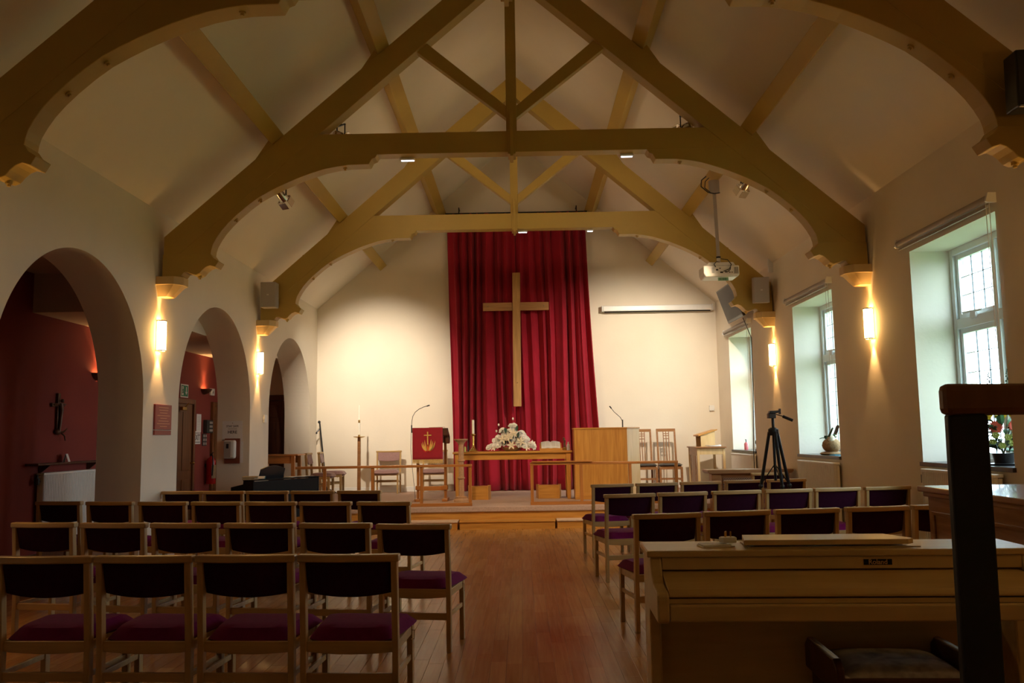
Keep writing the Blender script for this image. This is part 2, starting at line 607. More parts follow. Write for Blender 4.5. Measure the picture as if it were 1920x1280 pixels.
me = bpy.data.meshes.new('plank_field')
me.from_pydata(mb.v, [], mb.f)
for fm in FLOOR_M: me.materials.append(fm)
me.polygons.foreach_set('material_index', mb.mi)
bpy.data.objects.remove(o)
o = bpy.data.objects.new('plank_field', me)
COL.objects.link(o); o.parent = fl; o['kind'] = 'stuff'

# stage platform and the wooden steps before it
ZS = 0.32
st = struct(bpy.data.objects.new('floor_stage', None)); COL.objects.link(st)
m = MB(); m.box(XW - 0.2, 13.62, 0, XR, YB, 0.27); m.build('platform', 'oak', st)
m = MB(); m.box(XL, 13.56, 0.24, XR, YB, ZS); m.box(XW - 0.2, 14.26, 0.24, XL, 17.02, ZS); m.build('stage_carpet', 'carpet', st, bevel=0.012)
m = MB(); m.box(XL, 13.59, 0.0, XR, 13.622, 0.24)
m.build('riser', 'oak', st)
for nm, x0, x1, y0, lab in (('pale_oak', XL + 0.05, -0.992, 13.29, 'long wooden step left of the centre, before the carpeted stage'), ('oak', -0.968, 0.488, 13.27, 'middle wooden step between the two longer ones, before the stage'), ('pale_oak', 0.512, 3.2, 13.29, 'long wooden step right of the centre, before the carpeted stage')):
    t = thing('wooden_step', lab, 'step', ((x0 + x1) / 2, y0, 0), 0, 'wooden steps up to the stage')
    h = (x1 - x0) / 2
    m = MB(); m.box(-h + 0.005, 0.015, 0, h - 0.005, 0.37, 0.105); m.build('step_body', 'oak', t)
    m = MB(); m.box(-h, 0, 0.105, h, 0.375, 0.128); m.build('tread', nm if nm == 'oak' else 'step_cover', t, bevel=0.006)

# ------------------------------------------------------------------ roof trusses
def outer(a):
    return 4.626 + 0.87 * (3.05 - a)
bolt_mesh = MB().cyl((0, 0, -0.014), (0, 0, 0.012), 0.026, 8).cyl((0, 0, 0.012), (0, 0, 0.03), 0.014, 6).mesh('bolt', 'truss_paint', True)
def make_truss(y, label):
    t = thing('roof_truss', label, 'roof truss', (XC, y, 3.3), 0, 'painted roof trusses')
    z0 = 3.3
    def poly(name, pts, y0, y1, s, bevel=0.006):
        mb = MB()
        mb.prism([(s * a, z - z0) for a, z in pts], 'y', y0, y1)
        return mb.build(name, 'truss_paint', t, bevel=bevel)
    for s in (-1, 1):
        poly('rafter', [(4.05, 3.55), (4.05, outer(4.05)), (0, outer(0)), (0, outer(0) - 0.36), (3.95, outer(3.95) - 0.36), (3.9, 3.55)], -0.10, 0.10, s)
        arch = [(1.572, 4.703), (1.60, 4.66), (1.64, 4.645), (1.674, 4.582), (1.913, 4.578), (2.06, 4.56), (2.203, 4.531), (2.33, 4.492), (2.458, 4.448), (2.585, 4.396), (2.713, 4.339), (2.84, 4.275), (2.967, 4.204), (3.095, 4.108), (3.218, 4.001), (3.31, 3.91), (3.385, 3.822), (3.44, 3.74), (3.483, 3.66), (3.50, 3.60), (3.506, 3.549)]
        poly('arch_brace', arch + [(3.93, 3.549), (2.55, outer(2.55) - 0.355), (2.5, 4.703)], -0.094, 0.094, s)
        poly('wall_piece', [(4.06, 3.552), (3.506, 3.552), (3.47, 3.50), (3.41, 3.461), (3.45, 3.394), (3.51, 3.412), (3.555, 3.395), (3.595, 3.362), (3.63, 3.32), (3.67, 3.303), (3.72, 3.315), (3.78, 3.34), (3.81, 3.335), (3.835, 3.30), (3.87, 3.285), (4.06, 3.29)], -0.102, 0.102, s)
        poly('strut', [(1.0, outer(1.0) - 0.34), (1.12, outer(1.12) - 0.34), (0.03, 5.10), (0.03, 5.25)], -0.055, 0.055, s)
        for p in (2.74, 1.50):
            poly('cleat', [(p + 0.30, outer(p + 0.30) - 0.02), (p + 0.10, outer(p + 0.10) + 0.11), (p + 0.06, outer(p + 0.06) - 0.02)], -0.09, 0.09, s, 0.0)
        for a, z, nx, nz in ((1.97, 4.572, 0, -1), (2.97, 4.2, 0.55, -0.83), (3.25, 3.97, 0.6, -0.8), (3.66, 3.30, 0, -1)):
            ang = math.atan2(-s * nx * -1, 1)
            o = inst(bolt_mesh, 'bolt', t, (s * a, 0, z - z0), (0, (PI + (s * math.atan2(nx, -nz))), 0))
        for a in (0.6, 1.4, 2.2, 3.4):
            inst(bolt_mesh, 'bolt', t, (s * a, 0, outer(a) + 0.004 - z0), (0, s * math.atan(0.87), 0))
    mb = MB(); mb.box(-2.72, -0.09, 4.70 - z0, 2.72, 0.09, 4.955 - z0); mb.build('tie_beam', 'truss_paint', t, bevel=0.006)
    mb = MB(); mb.box(-0.062, -0.07, 4.95 - z0, 0.062, 0.07, outer(0) - 0.05 - z0); mb.build('king_post', 'truss_paint', t, bevel=0.006)
    mb = MB(); mb.box(-0.045, -0.115, 4.67 - z0, 0.045, 0.115, 4.97 - z0); mb.box(-0.018, -0.135, 4.64 - z0, 0.018, 0.135, 5.18 - z0); mb.build('strap', 'truss_paint', t, bevel=0.004)
    return t
TR_L = ['ochre roof truss crossing above the camera, only its arched feet show', 'ochre roof truss in the middle of the nave, its tie beam spanning the picture', 'ochre roof truss nearest the stage, in front of the red curtain']
for y, lb in zip(TRUSS_Y, TR_L):
    make_truss(y, lb)
# stone corbels below the truss feet
def make_corbel(x, y, s, label):
    t = thing('corbel', label, 'corbel', (x, y, 3.06), 0, 'corbels under the truss feet')
    mb = MB()
    mb.prism([(0, -0.16), (s * 0.21, -0.16), (s * 0.29, -0.07), (s * 0.29, 0.07), (s * 0.21, 0.16), (0, 0.16)], 'z', 0.13, 0.225)
    mb.build('block', 'corbel_paint', t, bevel=0.005)
    top = [(0, -0.145), (s * 0.20, -0.145), (s * 0.27, -0.06), (s * 0.27, 0.06), (s * 0.20, 0.145), (0, 0.145)]
    bot = [(0, -0.09), (s * 0.10, -0.09), (s * 0.15, -0.04), (s * 0.15, 0.04), (s * 0.10, 0.09), (0, 0.09)]
    mb = MB()
    mb.add([(*p, 0) for p in bot] + [(*p, 0.13) for p in top], [(5, 4, 3, 2, 1, 0), (6, 7, 8, 9, 10, 11)] + [(i, (i + 1) % 6, (i + 1) % 6 + 6, i + 6) for i in range(6)])
    mb.build('tapered_foot', 'corbel_paint', t)
names = ['near the camera', 'at the middle truss', 'at the truss by the stage']
for y, nm in zip(TRUSS_Y, names):
    make_corbel(XL, y, 1, 'ochre bracket on the arched wall under the truss foot, ' + nm)
    make_corbel(XR, y, -1, 'ochre bracket on the window wall under the truss foot, ' + nm)
# purlins
for s, side in ((-1, 'left'), (1, 'right')):
    for p, nm in ((2.74, 'lower'), (1.50, 'upper')):
        ax = Vector((s * 0.7545, 0, -0.6563))       # down the slope
        nz = Vector((s * 0.6563, 0, 0.7545))
        xq = XC + s * p
        gap = (ZE + SLOPE * (HALF - abs(xq - XM)) - outer(p)) * 0.76
        mid = Vector((xq, (YF + YB) / 2, outer(p))) + nz * (gap / 2 + 0.001)
        t = MB()
        t.obox((0, 0, 0), ax, (0, 1, 0), nz, 0.088, (YB - YF) / 2 - 0.002, gap / 2 - 0.004)
        o = t.build('purlin', 'truss_paint', None, bevel=0.006, loc=mid)
        tag(o, '%s ochre purlin running along the %s roof slope' % (nm, side), 'beam', 'roof purlins')

# ------------------------------------------------------------------ windows
came_v = MB().box(-0.004, -0.003, -0.5, 0.004, 0.003, 0.5).mesh('lead_came', 'lead')
PANE = {}
def make_window(i, c):
    w = sempty('window_%d' % (i + 1), (4.42, c, WZ0))
    H = WZ1 - WZ0
    b = 0.065
    mb = MB()
    mb.box(0, -WHW, 0, 0.09, -WHW + b, H); mb.box(0, WHW - b, 0, 0.09, WHW, H)
    mb.box(0, -WHW + b, 0, 0.09, WHW - b, b); mb.box(0, -WHW + b, H - b, 0.09, WHW - b, H)
    mb.build('window_frame', 'upvc', w, bevel=0.005)
    mb = MB(); mb.box(0.0, -0.035, b, 0.088, 0.035, H - b); mb.build('mullion', 'upvc', w, bevel=0.004)
    zt0, zt1 = 2.40 - WZ0, 2.50 - WZ0
    for s in (-1, 1):
        y0, y1 = (0.035, WHW - b) if s > 0 else (-WHW + b, -0.035)
        mb = MB(); mb.box(0.0, y0, zt0, 0.087, y1, zt1); mb.build('transom', 'upvc', w, bevel=0.004)
        for (z0, z1, rows) in ((b, zt0, 6), (zt1, H - b, 3)):
            sb = 0.05
            mb = MB()
            mb.box(0.03, y0, z0, 0.085, y0 + sb, z1); mb.box(0.03, y1 - sb, z0, 0.085, y1, z1)
            mb.box(0.03, y0 + sb, z0, 0.085, y1 - sb, z0 + sb); mb.box(0.03, y0 + sb, z1 - sb, 0.085, y1 - sb, z1)
            sash = mb.build('sash', 'upvc', w, bevel=0.004)
            ya, yb, za, zb = y0 + sb, y1 - sb, z0 + sb, z1 - sb
            cols = 3
            pw, ph = (yb - ya) / cols, (zb - za) / rows
            key = (round(pw, 4), round(ph, 4))
            if key not in PANE:
                PANE[key] = MB().box(0, 0.0015, 0.0015, 0.004, pw - 0.0015, ph - 0.0015).mesh('pane', 'window_glass')
            for cc in range(cols):
                for r in range(rows):
                    inst(PANE[key], 'pane', sash, (0.056, ya + cc * pw, za + r * ph))
            mb = MB()
            for cc in range(1, cols):
                mb.box(0.052, ya + cc * pw - 0.0028, za, 0.064, ya + cc * pw + 0.0028, zb)
            for r in range(1, rows):
                mb.box(0.053, ya, za + r * ph - 0.0028, 0.063, yb, za + r * ph + 0.0028)
            mb.build('lead_cames', 'lead', sash)
        mb = MB()
        mb.bar((-0.02, (y0 + y1) / 2 - 0.18, zt1 + 0.03), (-0.02, (y0 + y1) / 2 + 0.18, zt1 + 0.045), 0.02, 0.016)
        mb.box(-0.022, (y0 + y1) / 2 - 0.05, zt1 - 0.03, 0.0, (y0 + y1) / 2 + 0.05, zt1 + 0.035)
        mb.build('window_stay', 'white_plastic', w)
    mb = MB(); mb.box(-0.43, -WHW - 0.02, -0.015, 0.0, WHW + 0.02, 0.025); mb.build('window_sill', 'slate', w, bevel=0.005)
for i, c in enumerate(WIN_Y):
    make_window(i, c)
# outside: lawn and hedge seen as light through the glass
m = MB(); m.box(XO, -25, -0.6, 45, 45, -0.35)
tag(struct(m.build('ground_outside', 'grass')), None)
m = MB()
rr = random.Random(5)
for k in range(60):
    m.ball((26 + rr.uniform(-1, 1), -14 + k * 0.9, 0.5 + rr.uniform(-.2, .3)), 1.1 + rr.uniform(-.2, .3), 8, 5)
tag(m.build('hedge', 'hedge'), 'clipped green hedge across the lawn outside the windows', 'hedge')

# roller blinds above the windows
BL = ['nearest the camera', 'in the middle of the wall', 'closest to the stage']
for c, nm in zip(WIN_Y, BL):
    t = thing('roller_blind', 'rolled up grey blind above the window ' + nm, 'blind', (XR, c + 0.06, 3.30), 0, 'rolled up window blinds')
    mb = MB(); mb.cyl((-0.05, -0.88, 0.03), (-0.05, 0.88, 0.03), 0.032, 14); mb.build('roll', 'blind_grey', t, True)
    mb = MB(); mb.box(-0.062, -0.86, -0.045, -0.045, 0.86, -0.02); mb.build('hem_bar', 'blind_grey', t, bevel=0.004)
    for s in (-1, 1):
        mb = MB(); mb.prism([(-0.09, 0.0), (-0.07, 0.075), (0.0, 0.075), (0.0, -0.01), (-0.07, -0.01)], 'y', s * 0.88, s * 0.905); mb.build('bracket', 'white_plastic', t)
    mb = MB(); mb.tube([(-0.075, -0.87, 0.0), (-0.075, -0.875, -1.2)], 0.003, 6); mb.tube([(-0.045, -0.87, 0.0), (-0.045, -0.875, -1.2)], 0.003, 6); mb.build('pull_chain', 'white_plastic', t)

# ------------------------------------------------------------------ radiators
def radiator(loc, rz, L, H, label, D=0.10):
    t = thing('radiator', label, 'radiator', loc, rz, 'panel radiators')
    n = int(L / 0.036)
    pts = []
    for i in range(n):
        y = -L / 2 + L * i / n
        d = L / n
        pts += [(D, y + d * 0.08), (D + 0.012, y + d * 0.3), (D + 0.012, y + d * 0.7), (D, y + d * 0.92)]
    poly = [(D - 0.03, -L / 2)] + pts + [(D - 0.03, L / 2)]
    mb = MB(); mb.prism(poly, 'z', 0.0, H - 0.03); mb.build('front_panel', 'radiator_white', t)
    mb = MB(); mb.box(0.03, -L / 2, 0.0, D - 0.032, L / 2, H - 0.035); mb.build('back_panel', 'radiator_white', t, bevel=0.005)
    mb = MB()
    mb.box(0.02, -L / 2 - 0.006, H - 0.03, D + 0.014, L / 2 + 0.006, H)
    mb.build('top_grille', 'radiator_white', t, bevel=0.008)
    for s in (-1, 1):
        mb = MB(); mb.cyl((0.06, s * (L / 2 - 0.04), -0.0), (0.06, s * (L / 2 - 0.04), -loc[2]), 0.009, 8); mb.build('pipe', 'radiator_white', t)
        mb = MB(); mb.box(0.002, s * (L / 2 - 0.2) - 0.02, 0.1, 0.04, s * (L / 2 - 0.2) + 0.02, H - 0.1); mb.build('bracket', 'radiator_white', t)
    mb = MB(); mb.cyl((0.06, -L / 2 - 0.055, H - 0.06), (0.06, -L / 2 - 0.055, H - 0.14), 0.028, 10); mb.cyl((0.06, -L / 2 - 0.055, H - 0.02), (0.06, -L / 2 - 0.055, H - 0.06), 0.012, 8); mb.cyl((0.06, -L / 2, H - 0.10), (0.06, -L / 2 - 0.055, H - 0.10), 0.012, 8)
    mb.build('valve', 'black_plastic', t, True)
    return t
radiator((XR, 7.95, 0.22), PI, 1.30, 0.80, 'white ribbed radiator under the window nearest the camera')
radiator((XR, 11.72, 0.22), PI, 1.42, 0.78, 'white ribbed radiator under the middle window')
radiator((XR, 15.62, ZS + 0.05), PI, 1.42, 0.65, 'white ribbed radiator under the window by the stage')
radiator((XA, 10.98, 0.22), 0, 1.32, 0.83, 'white ribbed radiator on the red wall behind the first arch')

# ------------------------------------------------------------------ wall lamps
def sconce(x, y, s, label):
    t = thing('wall_lamp', label, 'lamp', (x, y, 2.61), 0 if s > 0 else PI, 'half-round wall lamps')
    mb = MB(); mb.box(0, -0.07, -0.175, 0.012, 0.07, 0.175); mb.build('back_plate', 'chrome', t, bevel=0.003)
    prof = [(0.07, -0.165), (0.07, 0.165)]
    mb = MB(); mb.lathe(prof, 14, (0.018, 0, 0), -PI / 2, PI / 2); mb.build('shade', 'shade_glass', t, True)
    for z in (-0.178, 0.165):
        mb = MB(); mb.lathe([(0.064, 0), (0.074, 0), (0.074, 0.013), (0.064, 0.013), (0.064, 0)], 14, (0.018, 0, z), -PI / 2, PI / 2); mb.build('rim', 'chrome', t, True)
    col = (1.0, 0.56, 0.20)
    spot('lamp_beam_up', t, (0.05, 0, 0.19), (0.02, 0, 1.2), SCONCE_SPOT * 0.6, col, 46, 0.7, 0.02)
    spot('lamp_beam_down', t, (0.05, 0, -0.19), (0.02, 0, -1.2), SCONCE_SPOT, col, 62, 0.7, 0.02)
sconce(XL, TRUSS_Y[1] - 0.04, 1, 'lit half-round lamp on the arched wall between the first and second arch')
sconce(XL, TRUSS_Y[2] - 0.04, 1, 'lit half-round lamp on the arched wall between the second and third arch')
sconce(XR, TRUSS_Y[1] - 0.06, -1, 'lit half-round lamp on the window wall right of the middle window')
sconce(XR, TRUSS_Y[2] - 0.02, -1, 'lit half-round lamp on the window wall left of the middle window')
for ty, nm in ((TRUSS_Y[0], 'near the camera'), (2.34, 'behind the camera, added to brighten the piano')):
    if ty > 3:
        sconce(XL, ty - 0.04, 1, 'lit half-round lamp on the arched wall ' + nm)
    sconce(XR, ty - 0.04, -1, 'lit half-round lamp on the window wall ' + nm)  # the one behind the camera is unseen, added to light the beige piano
def uplight(y, label):
    t = thing('uplighter', label, 'lamp', (XA, y, 2.24), 0, 'uplighters on the red aisle wall')
    mb = MB(); mb.lathe([(0.02, 0.0), (0.08, 0.02), (0.13, 0.06), (0.15, 0.10), (0.14, 0.10), (0.11, 0.06), (0.02, 0.03)], 14, (0, 0, 0), -PI / 2, PI / 2); mb.build('bowl', 'dark_wood', t, True)
    mb = MB(); mb.lathe([(0.0, 0.07), (0.10, 0.071)], 12, (0.01, 0, 0), -PI / 2, PI / 2); mb.build('bulb', 'bulb_glow', t)
    spot('uplighter_beam', t, (0.09, 0, 0.10), (0.05, 0, 1.0), UPLIGHT, (1.0, 0.52, 0.2), 72, 0.8, 0.04)
uplight(11.72, 'lit uplighter on the red wall behind the first arch')
uplight(15.72, 'lit uplighter on the red wall by the fire extinguisher')

# stage lights on the trusses
def spotlight(loc, target, watts, label, angle=60, col=(1.0, 0.74, 0.46), blend=0.9, soft=0.05):
    t = thing('spotlight', label, 'spotlight', loc, 0, 'chrome spotlights on the trusses')
    d = (Vector(target) - Vector(loc)).normalized()
    mb = MB(); mb.tube([-d * 0.10, -d * 0.06, d * 0.06], 0.04, 12, 0.062); mb.build('barrel', 'chrome', t, True)
    mb = MB(); mb.tube([d * 0.055, d * 0.062], 0.05, 12); mb.build('lens', 'lens_glow', t)
    u = Vector((0, 0, 1)); sx = d.cross(u).normalized(); uy = sx.cross(d)
    mb = MB()
    for q, w in ((sx, uy), (-sx, uy), (uy, sx), (-uy, sx)):
        mb.obox(d * 0.105 + q * 0.075, w, d, q, 0.05, 0.045, 0.002)
    mb.build('barn_doors', 'chrome', t)
    mb = MB(); mb.bar(sx * 0.07, sx * 0.07 + u * 0.14, 0.012, 0.02); mb.bar(-sx * 0.07, -sx * 0.07 + u * 0.14, 0.012, 0.02); mb.bar(sx * 0.076 + u * 0.14, -sx * 0.076 + u * 0.14, 0.02, 0.012)
    mb.cyl(u * 0.14, u * 0.19, 0.012, 8)
    mb.build('yoke', 'black_metal', t)
    spot('spotlight_beam', t, d * 0.12, d * 3.0, watts, col, angle, blend, soft)
Y2, Y3 = TRUSS_Y[1], TRUSS_Y[2]
spotlight((-2.83, Y2 + 0.18, 4.30), (-0.5, 14.9, 0.7), SPOT_NAVE * 1.7, 'chrome spotlight hanging below the left brace of the middle truss', 62)
spotlight((2.72, Y2 + 0.18, 4.34), (0.5, 14.7, 0.5), SPOT_NAVE * 1.7, 'chrome spotlight hanging below the right brace of the middle truss', 45)
spotlight((-2.12, Y2 + 0.18, 5.02), (0.6, Y3, 4.5), SPOT_NAVE * 0.35, 'chrome spotlight on the left end of the middle tie beam', 120, soft=0.12)
spotlight((2.02, Y2 + 0.18, 5.04), (-0.6, Y3, 4.5), SPOT_NAVE * 0.3, 'chrome spotlight on the right end of the middle tie beam', 120, soft=0.12)
spotlight((-3.30, Y3 + 0.27, 4.36), (-2.85, 17.6, 2.3), SPOT_STAGE, 'chrome spotlight behind the left brace of the truss by the stage', 62, (1.0, 0.86, 0.68), 1.0)
spotlight((2.95, Y3 + 0.30, 4.52), (2.2, 17.6, 1.9), SPOT_STAGE * 0.75, 'chrome spotlight behind the right brace of the truss by the stage', 85, (1.0, 0.86, 0.68))
def batten(x, y, w, label):
    t = thing('led_batten', label, 'light', (x, y, 4.685), 0, 'small strip lights under the tie beams')
    mb = MB(); mb.box(-w / 2, -0.03, -0.012, w / 2, 0.03, 0.012); mb.build('housing', 'white_plastic', t, bevel=0.004)
    mb = MB(); mb.box(-w / 2 + 0.01, 0.0, -0.017, w / 2 - 0.01, 0.025, -0.012); mb.build('diffuser', 'led_glow', t)
batten(-1.30, Y2 + 0.07, 0.17, 'small lit strip under the middle tie beam, left of the king post')
batten(1.30, Y2 + 0.07, 0.15, 'small lit strip under the middle tie beam, right of the king post')
batten(0.07, Y3 + 0.05, 0.15, 'small lit strip under the far tie beam beside the king post')
batten(1.16, Y3 + 0.05, 0.10, 'small lit strip under the far tie beam near its right end')

# ------------------------------------------------------------------ congregation chairs
def cushion(mb, wb, wf, y0, y1, z0, z1, n=10, sag=0.0):
    def fn(u, v):
        s, t = 2 * u - 1, 2 * v - 1
        w = wb + (wf - wb) * v
        e = (1 - abs(s) ** 5) * (1 - abs(t) ** 5)
        e = max(e, 0) ** 0.45
        k = 1 - 0.04 * (abs(s) ** 3) * (abs(t) ** 3)
        return (s * w * k, y0 + (y1 - y0) * (0.5 + 0.5 * t * k), z0 + (z1 - z0) * (0.35 + 0.65 * e) - sag * (1 - s * s) * 0.4)
    mb.grid(fn, n, n)
    def fn2(u, v):
        s, t = 2 * u - 1, 2 * v - 1
        p = fn(u, v)
        edge = max(abs(s), abs(t)) >= 0.999
        return (p[0], p[1], p[2] if edge else z0)
    mb.grid(fn2, n, n)
CHAIR_MESH = {}
def make_chair(label, seat_m, back_m, group, loc, rz, name='stacking_chair'):
    t = thing(name, label, 'chair', loc, rz, group)
    for s in (-1, 1):
        x0, x1 = s * 0.215, s * 0.246
        mb = MB(); mb.prism([(0.018, 0), (0.058, 0), (0.056, 0.38), (0.022, 0.80), (-0.02, 0.80), (0.012, 0.38)], 'x', x0, x1)
        mb.build('leg', 'chair_oak_v', t, bevel=0.004)
        mb = MB(); mb.prism([(0.40, 0), (0.438, 0), (0.44, 0.41), (0.39, 0.41)], 'x', x0, x1)
        mb.build('leg', 'chair_oak_v', t, bevel=0.004)
    bow = lambda x: -0.020 * (1 - (x / 0.255) ** 2)
    N = 10
    top = [(-0.256 + 0.512 * i / N) for i in range(N + 1)]
    poly = [(x, bow(x) + 0.033) for x in top] + [(x, bow(x) - 0.024) for x in reversed(top)]
    mb = MB(); mb.prism(poly, 'z', 0.794, 0.830); mb.build('top_rail', 'chair_oak', t, bevel=0.007)
    xs = [(-0.213 + 0.426 * i / N) for i in range(N + 1)]
    mb = MB()
    vs = []
    for x in xs:
        q = 1 - (x / 0.213) ** 2
        zb = 0.640 - 0.022 * q
        y = bow(x) + 0.006
        lean = 0.024
        vs += [(x, y + lean, zb), (x, y - 0.014, 0.796), (x, y + 0.022, 0.796), (x, y + 0.034 + lean, zb)]
    fs = []
    for i in range(N):
        for k in range(4):
            a, b = i * 4 + k, i * 4 + (k + 1) % 4
            fs.append((a, b, b + 4, a + 4))
    fs += [(0, 1, 2, 3), tuple(N * 4 + k for k in (3, 2, 1, 0))]
    mb.add(vs, fs)
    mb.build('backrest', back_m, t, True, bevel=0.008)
    mb = MB(); cushion(mb, 0.218, 0.266, 0.045, 0.49, 0.372, 0.478, sag=0.03); mb.build('seat', seat_m, t, True)
    mb = MB()
    lo = [(-0.216 + 0.432 * i / 8) for i in range(9)]
    mb.prism([(x, 0.352 - 0.012 * (1 - (x / 0.216) ** 2)) for x in lo] + [(0.216, 0.402), (-0.216, 0.402)], 'y', 0.026, 0.048)
    mb.prism([(x, 0.352 - 0.0 * x) for x in lo] + [(0.216, 0.402), (-0.216, 0.402)], 'y', 0.405, 0.427)
    for s in (-1, 1):
        mb.prism([(0.05, 0.355), (0.40, 0.355), (0.40, 0.402), (0.05, 0.402)], 'x', s * 0.220, s * 0.240)
    mb.build('seat_frame', 'chair_oak', t, bevel=0.003)
    mb = MB(); mb.box(-0.216, 0.026, 0.205, 0.216, 0.046, 0.25); mb.build('stretcher', 'chair_oak', t, bevel=0.003)
    for s in (-1, 1):
        mb = MB(); mb.prism([(0.05, 0.225), (0.41, 0.225), (0.41, 0.253), (0.05, 0.253)], 'x', s * 0.222, s * 0.238); mb.build('stretcher', 'chair_oak', t, bevel=0.003)
    mb = MB(); mb.tube([(0.246, 0.36, 0.385), (0.262, 0.36, 0.385), (0.262, 0.36, 0.34), (0.246, 0.36, 0.34)], 0.003, 6); mb.build('link_hook', 'chrome', t)
    return t
ORD = ['aisle-end', 'second', 'third', 'fourth', 'fifth', 'sixth', 'seventh']
ROWS = [
    ('left', 'row nearest the camera', -0.06, [(-0.87, 4.37), (-1.392, 4.40), (-1.915, 4.43), (-2.438, 4.46)]),
    ('left', 'second row from camera', -0.15, [(-0.73, 5.83), (-1.28, 5.975), (-1.825, 6.055), (-2.375, 6.135), (-2.915, 6.22), (-3.475, 6.33)]),
    ('left', 'third row from camera', -0.19, [(-1.255, 7.90), (-1.81, 8.0), (-2.34, 8.1), (-2.885, 8.21), (-3.435, 8.32), (-4.0, 8.44), (-4.57, 8.58)]),
    ('left', 'row closest to stage', -0.19, [(-1.80, 9.62), (-2.335, 9.69), (-2.87, 9.79), (-3.40, 9.91), (-3.905, 10.00)]),
    ('right', 'row behind beige piano', 0.18, [(1.035, 6.32), (1.565, 6.44), (2.11, 6.54), (2.67, 6.64), (3.21, 6.74)]),
    ('right', 'middle row', 0.19, [(1.03, 8.44), (1.56, 8.56), (2.115, 8.68), (2.66, 8.79), (3.18, 8.88), (3.73, 8.98)]),
    ('right', 'front row beyond tripod', 0.20, [(1.04, 10.13), (1.57, 10.24), (2.11, 10.38), (2.67, 10.55), (3.21, 10.66)]),
]
proto = None
for side, rown, ang, pts in ROWS:
    for i, (x, y) in enumerate(pts):
        where = 'at the aisle end' if i == 0 else '%s from the aisle' % ORD[i]
        if i == len(pts) - 1 and len(pts) > 4 and i > 0:
            where = 'outermost'
        lab = 'purple-seated oak chair, %s, %s, %s block' % (where, rown, side)
        if proto is None:
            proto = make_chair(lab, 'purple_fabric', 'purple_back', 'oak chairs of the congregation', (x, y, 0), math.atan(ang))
        else:
            dup(proto, (x, y, 0), math.atan(ang) + random.uniform(-.012, .012), lab)
dup(proto, (3.47, 12.33, 0), 0.12, 'purple-seated oak chair standing alone before the carved chest')
sp = make_chair('mauve upholstered oak chair against the wall beside the tall candle stand', 'mauve_fabric', 'mauve_fabric', 'oak chairs on the stage', (-2.66, 17.38, ZS), PI, 'stage_chair')
dup(sp, (-1.74, 17.38, ZS), PI, 'mauve upholstered oak chair half hidden behind the red lectern cloth')
dup(sp, (-3.93, 15.95, ZS), -PI / 2 + 0.05, 'mauve upholstered oak chair facing sideways, nearer of the two by the third arch')
dup(sp, (-3.90, 16.78, ZS), -PI / 2 + 0.1, 'mauve upholstered oak chair facing sideways, farther of the two by the third arch')

# ------------------------------------------------------------------ curtain and cross
def curtain_half(x0t, x1t, x0b, x1b, seed, folds, parent, name):
    r = random.Random(seed)
    ph = [r.uniform(0, 6.28) for _ in range(4)]
    zt, zb = 5.95, ZS + 0.01
    # warped fold phase so that no two folds are the same width
    def wob(u):
        return folds * 2 * PI * u + 1.2 * math.sin(2 * PI * u * 1.7 + ph[0]) + 0.8 * math.sin(2 * PI * u * 3.3 + ph[1])
    def fn(u, v):
        x = (x0t + (x1t - x0t) * u) * (1 - v) + (x0b + (x1b - x0b) * u) * v
        amp = 0.075 + 0.03 * v + 0.03 * math.sin(5 * u + ph[2])
        w = wob(u) + 0.5 * math.sin(2.2 * v + 6 * u + ph[3])
        y = amp * (abs(math.sin(w / 2)) ** 0.75 * -1.9 + 0.95 + 0.10 * math.sin(2.3 * w + ph[1]))
        x += 0.022 * math.sin(w) + 0.05 * math.sin(3 * v + 7 * u + ph[2]) * v
        return (x, 17.40 + y, zt + (zb - zt) * v - 6.0 + 6.0)
    mb = MB(); mb.grid(fn, 220, 24)
    o = mb.build(name, 'curtain_red', parent, True)
    o.data.materials[0] = MATS['curtain_red']
    sm = o.modifiers.new('cloth_thickness', 'SOLIDIFY')
    sm.thickness = 0.006
    return o
ct = thing('stage_curtain', 'tall dark red curtain hanging in folds behind the wooden cross', 'curtain', (0, 0, 0))
curtain_half(-1.47, -0.07, -1.39, -0.05, 11, 7.5, ct, 'curtain_panel')
curtain_half(-0.09, 1.38, -0.08, 1.57, 12, 7.5, ct, 'curtain_panel')
mb = MB(); mb.cyl((-1.5, 17.40, 5.97), (1.42, 17.40, 5.97), 0.018, 8)
for x in (-1.22, 1.2):
    mb.bar((x, 17.40, 5.97), (x, 17.40, 6.10), 0.02, 0.02)
    mb.bar((x, 17.40, 6.08), (x, 17.6, 6.08), 0.02, 0.02)
mb.build('curtain_rail', 'black_metal', ct)

t = thing('wooden_cross', 'large plain oak cross hung before the red curtain', 'cross', (-0.075, 17.18, 1.98))
mb = MB(); mb.box(-0.078, -0.045, 0, 0.078, 0.03, 2.69); o = mb.build('upright', 'cross_oak', t, bevel=0.005); o.rotation_euler = (0, 0.006, 0)
mb = MB(); mb.box(-0.66, -0.028, 1.925, -0.0785, 0.035, 2.085); mb.box(0.0785, -0.028, 1.925, 0.66, 0.035, 2.085); mb.box(-0.0785, 0.031, 1.925, 0.0785, 0.035, 2.085); mb.build('crossbar', 'cross_oak_h', t, bevel=0.004)
bs = MB().ball((0, 0, 0), 0.013, 8, 5).mesh('bolt_head', 'chrome', True)
for x, z in ((-0.56, 2.01), (0.56, 2.01), (0.005, 0.47)):
    inst(bs, 'bolt_head', t, (x, -0.03 if x > 0.1 or x < -0.1 else -0.047, z))
mb = MB(); mb.tube([(0.01, 0.0, 2.69), (0.01, 0.0, 3.95), (0.01, 0.20, 3.985)], 0.003, 6); mb.build('hanging_wire', 'black_metal', t)

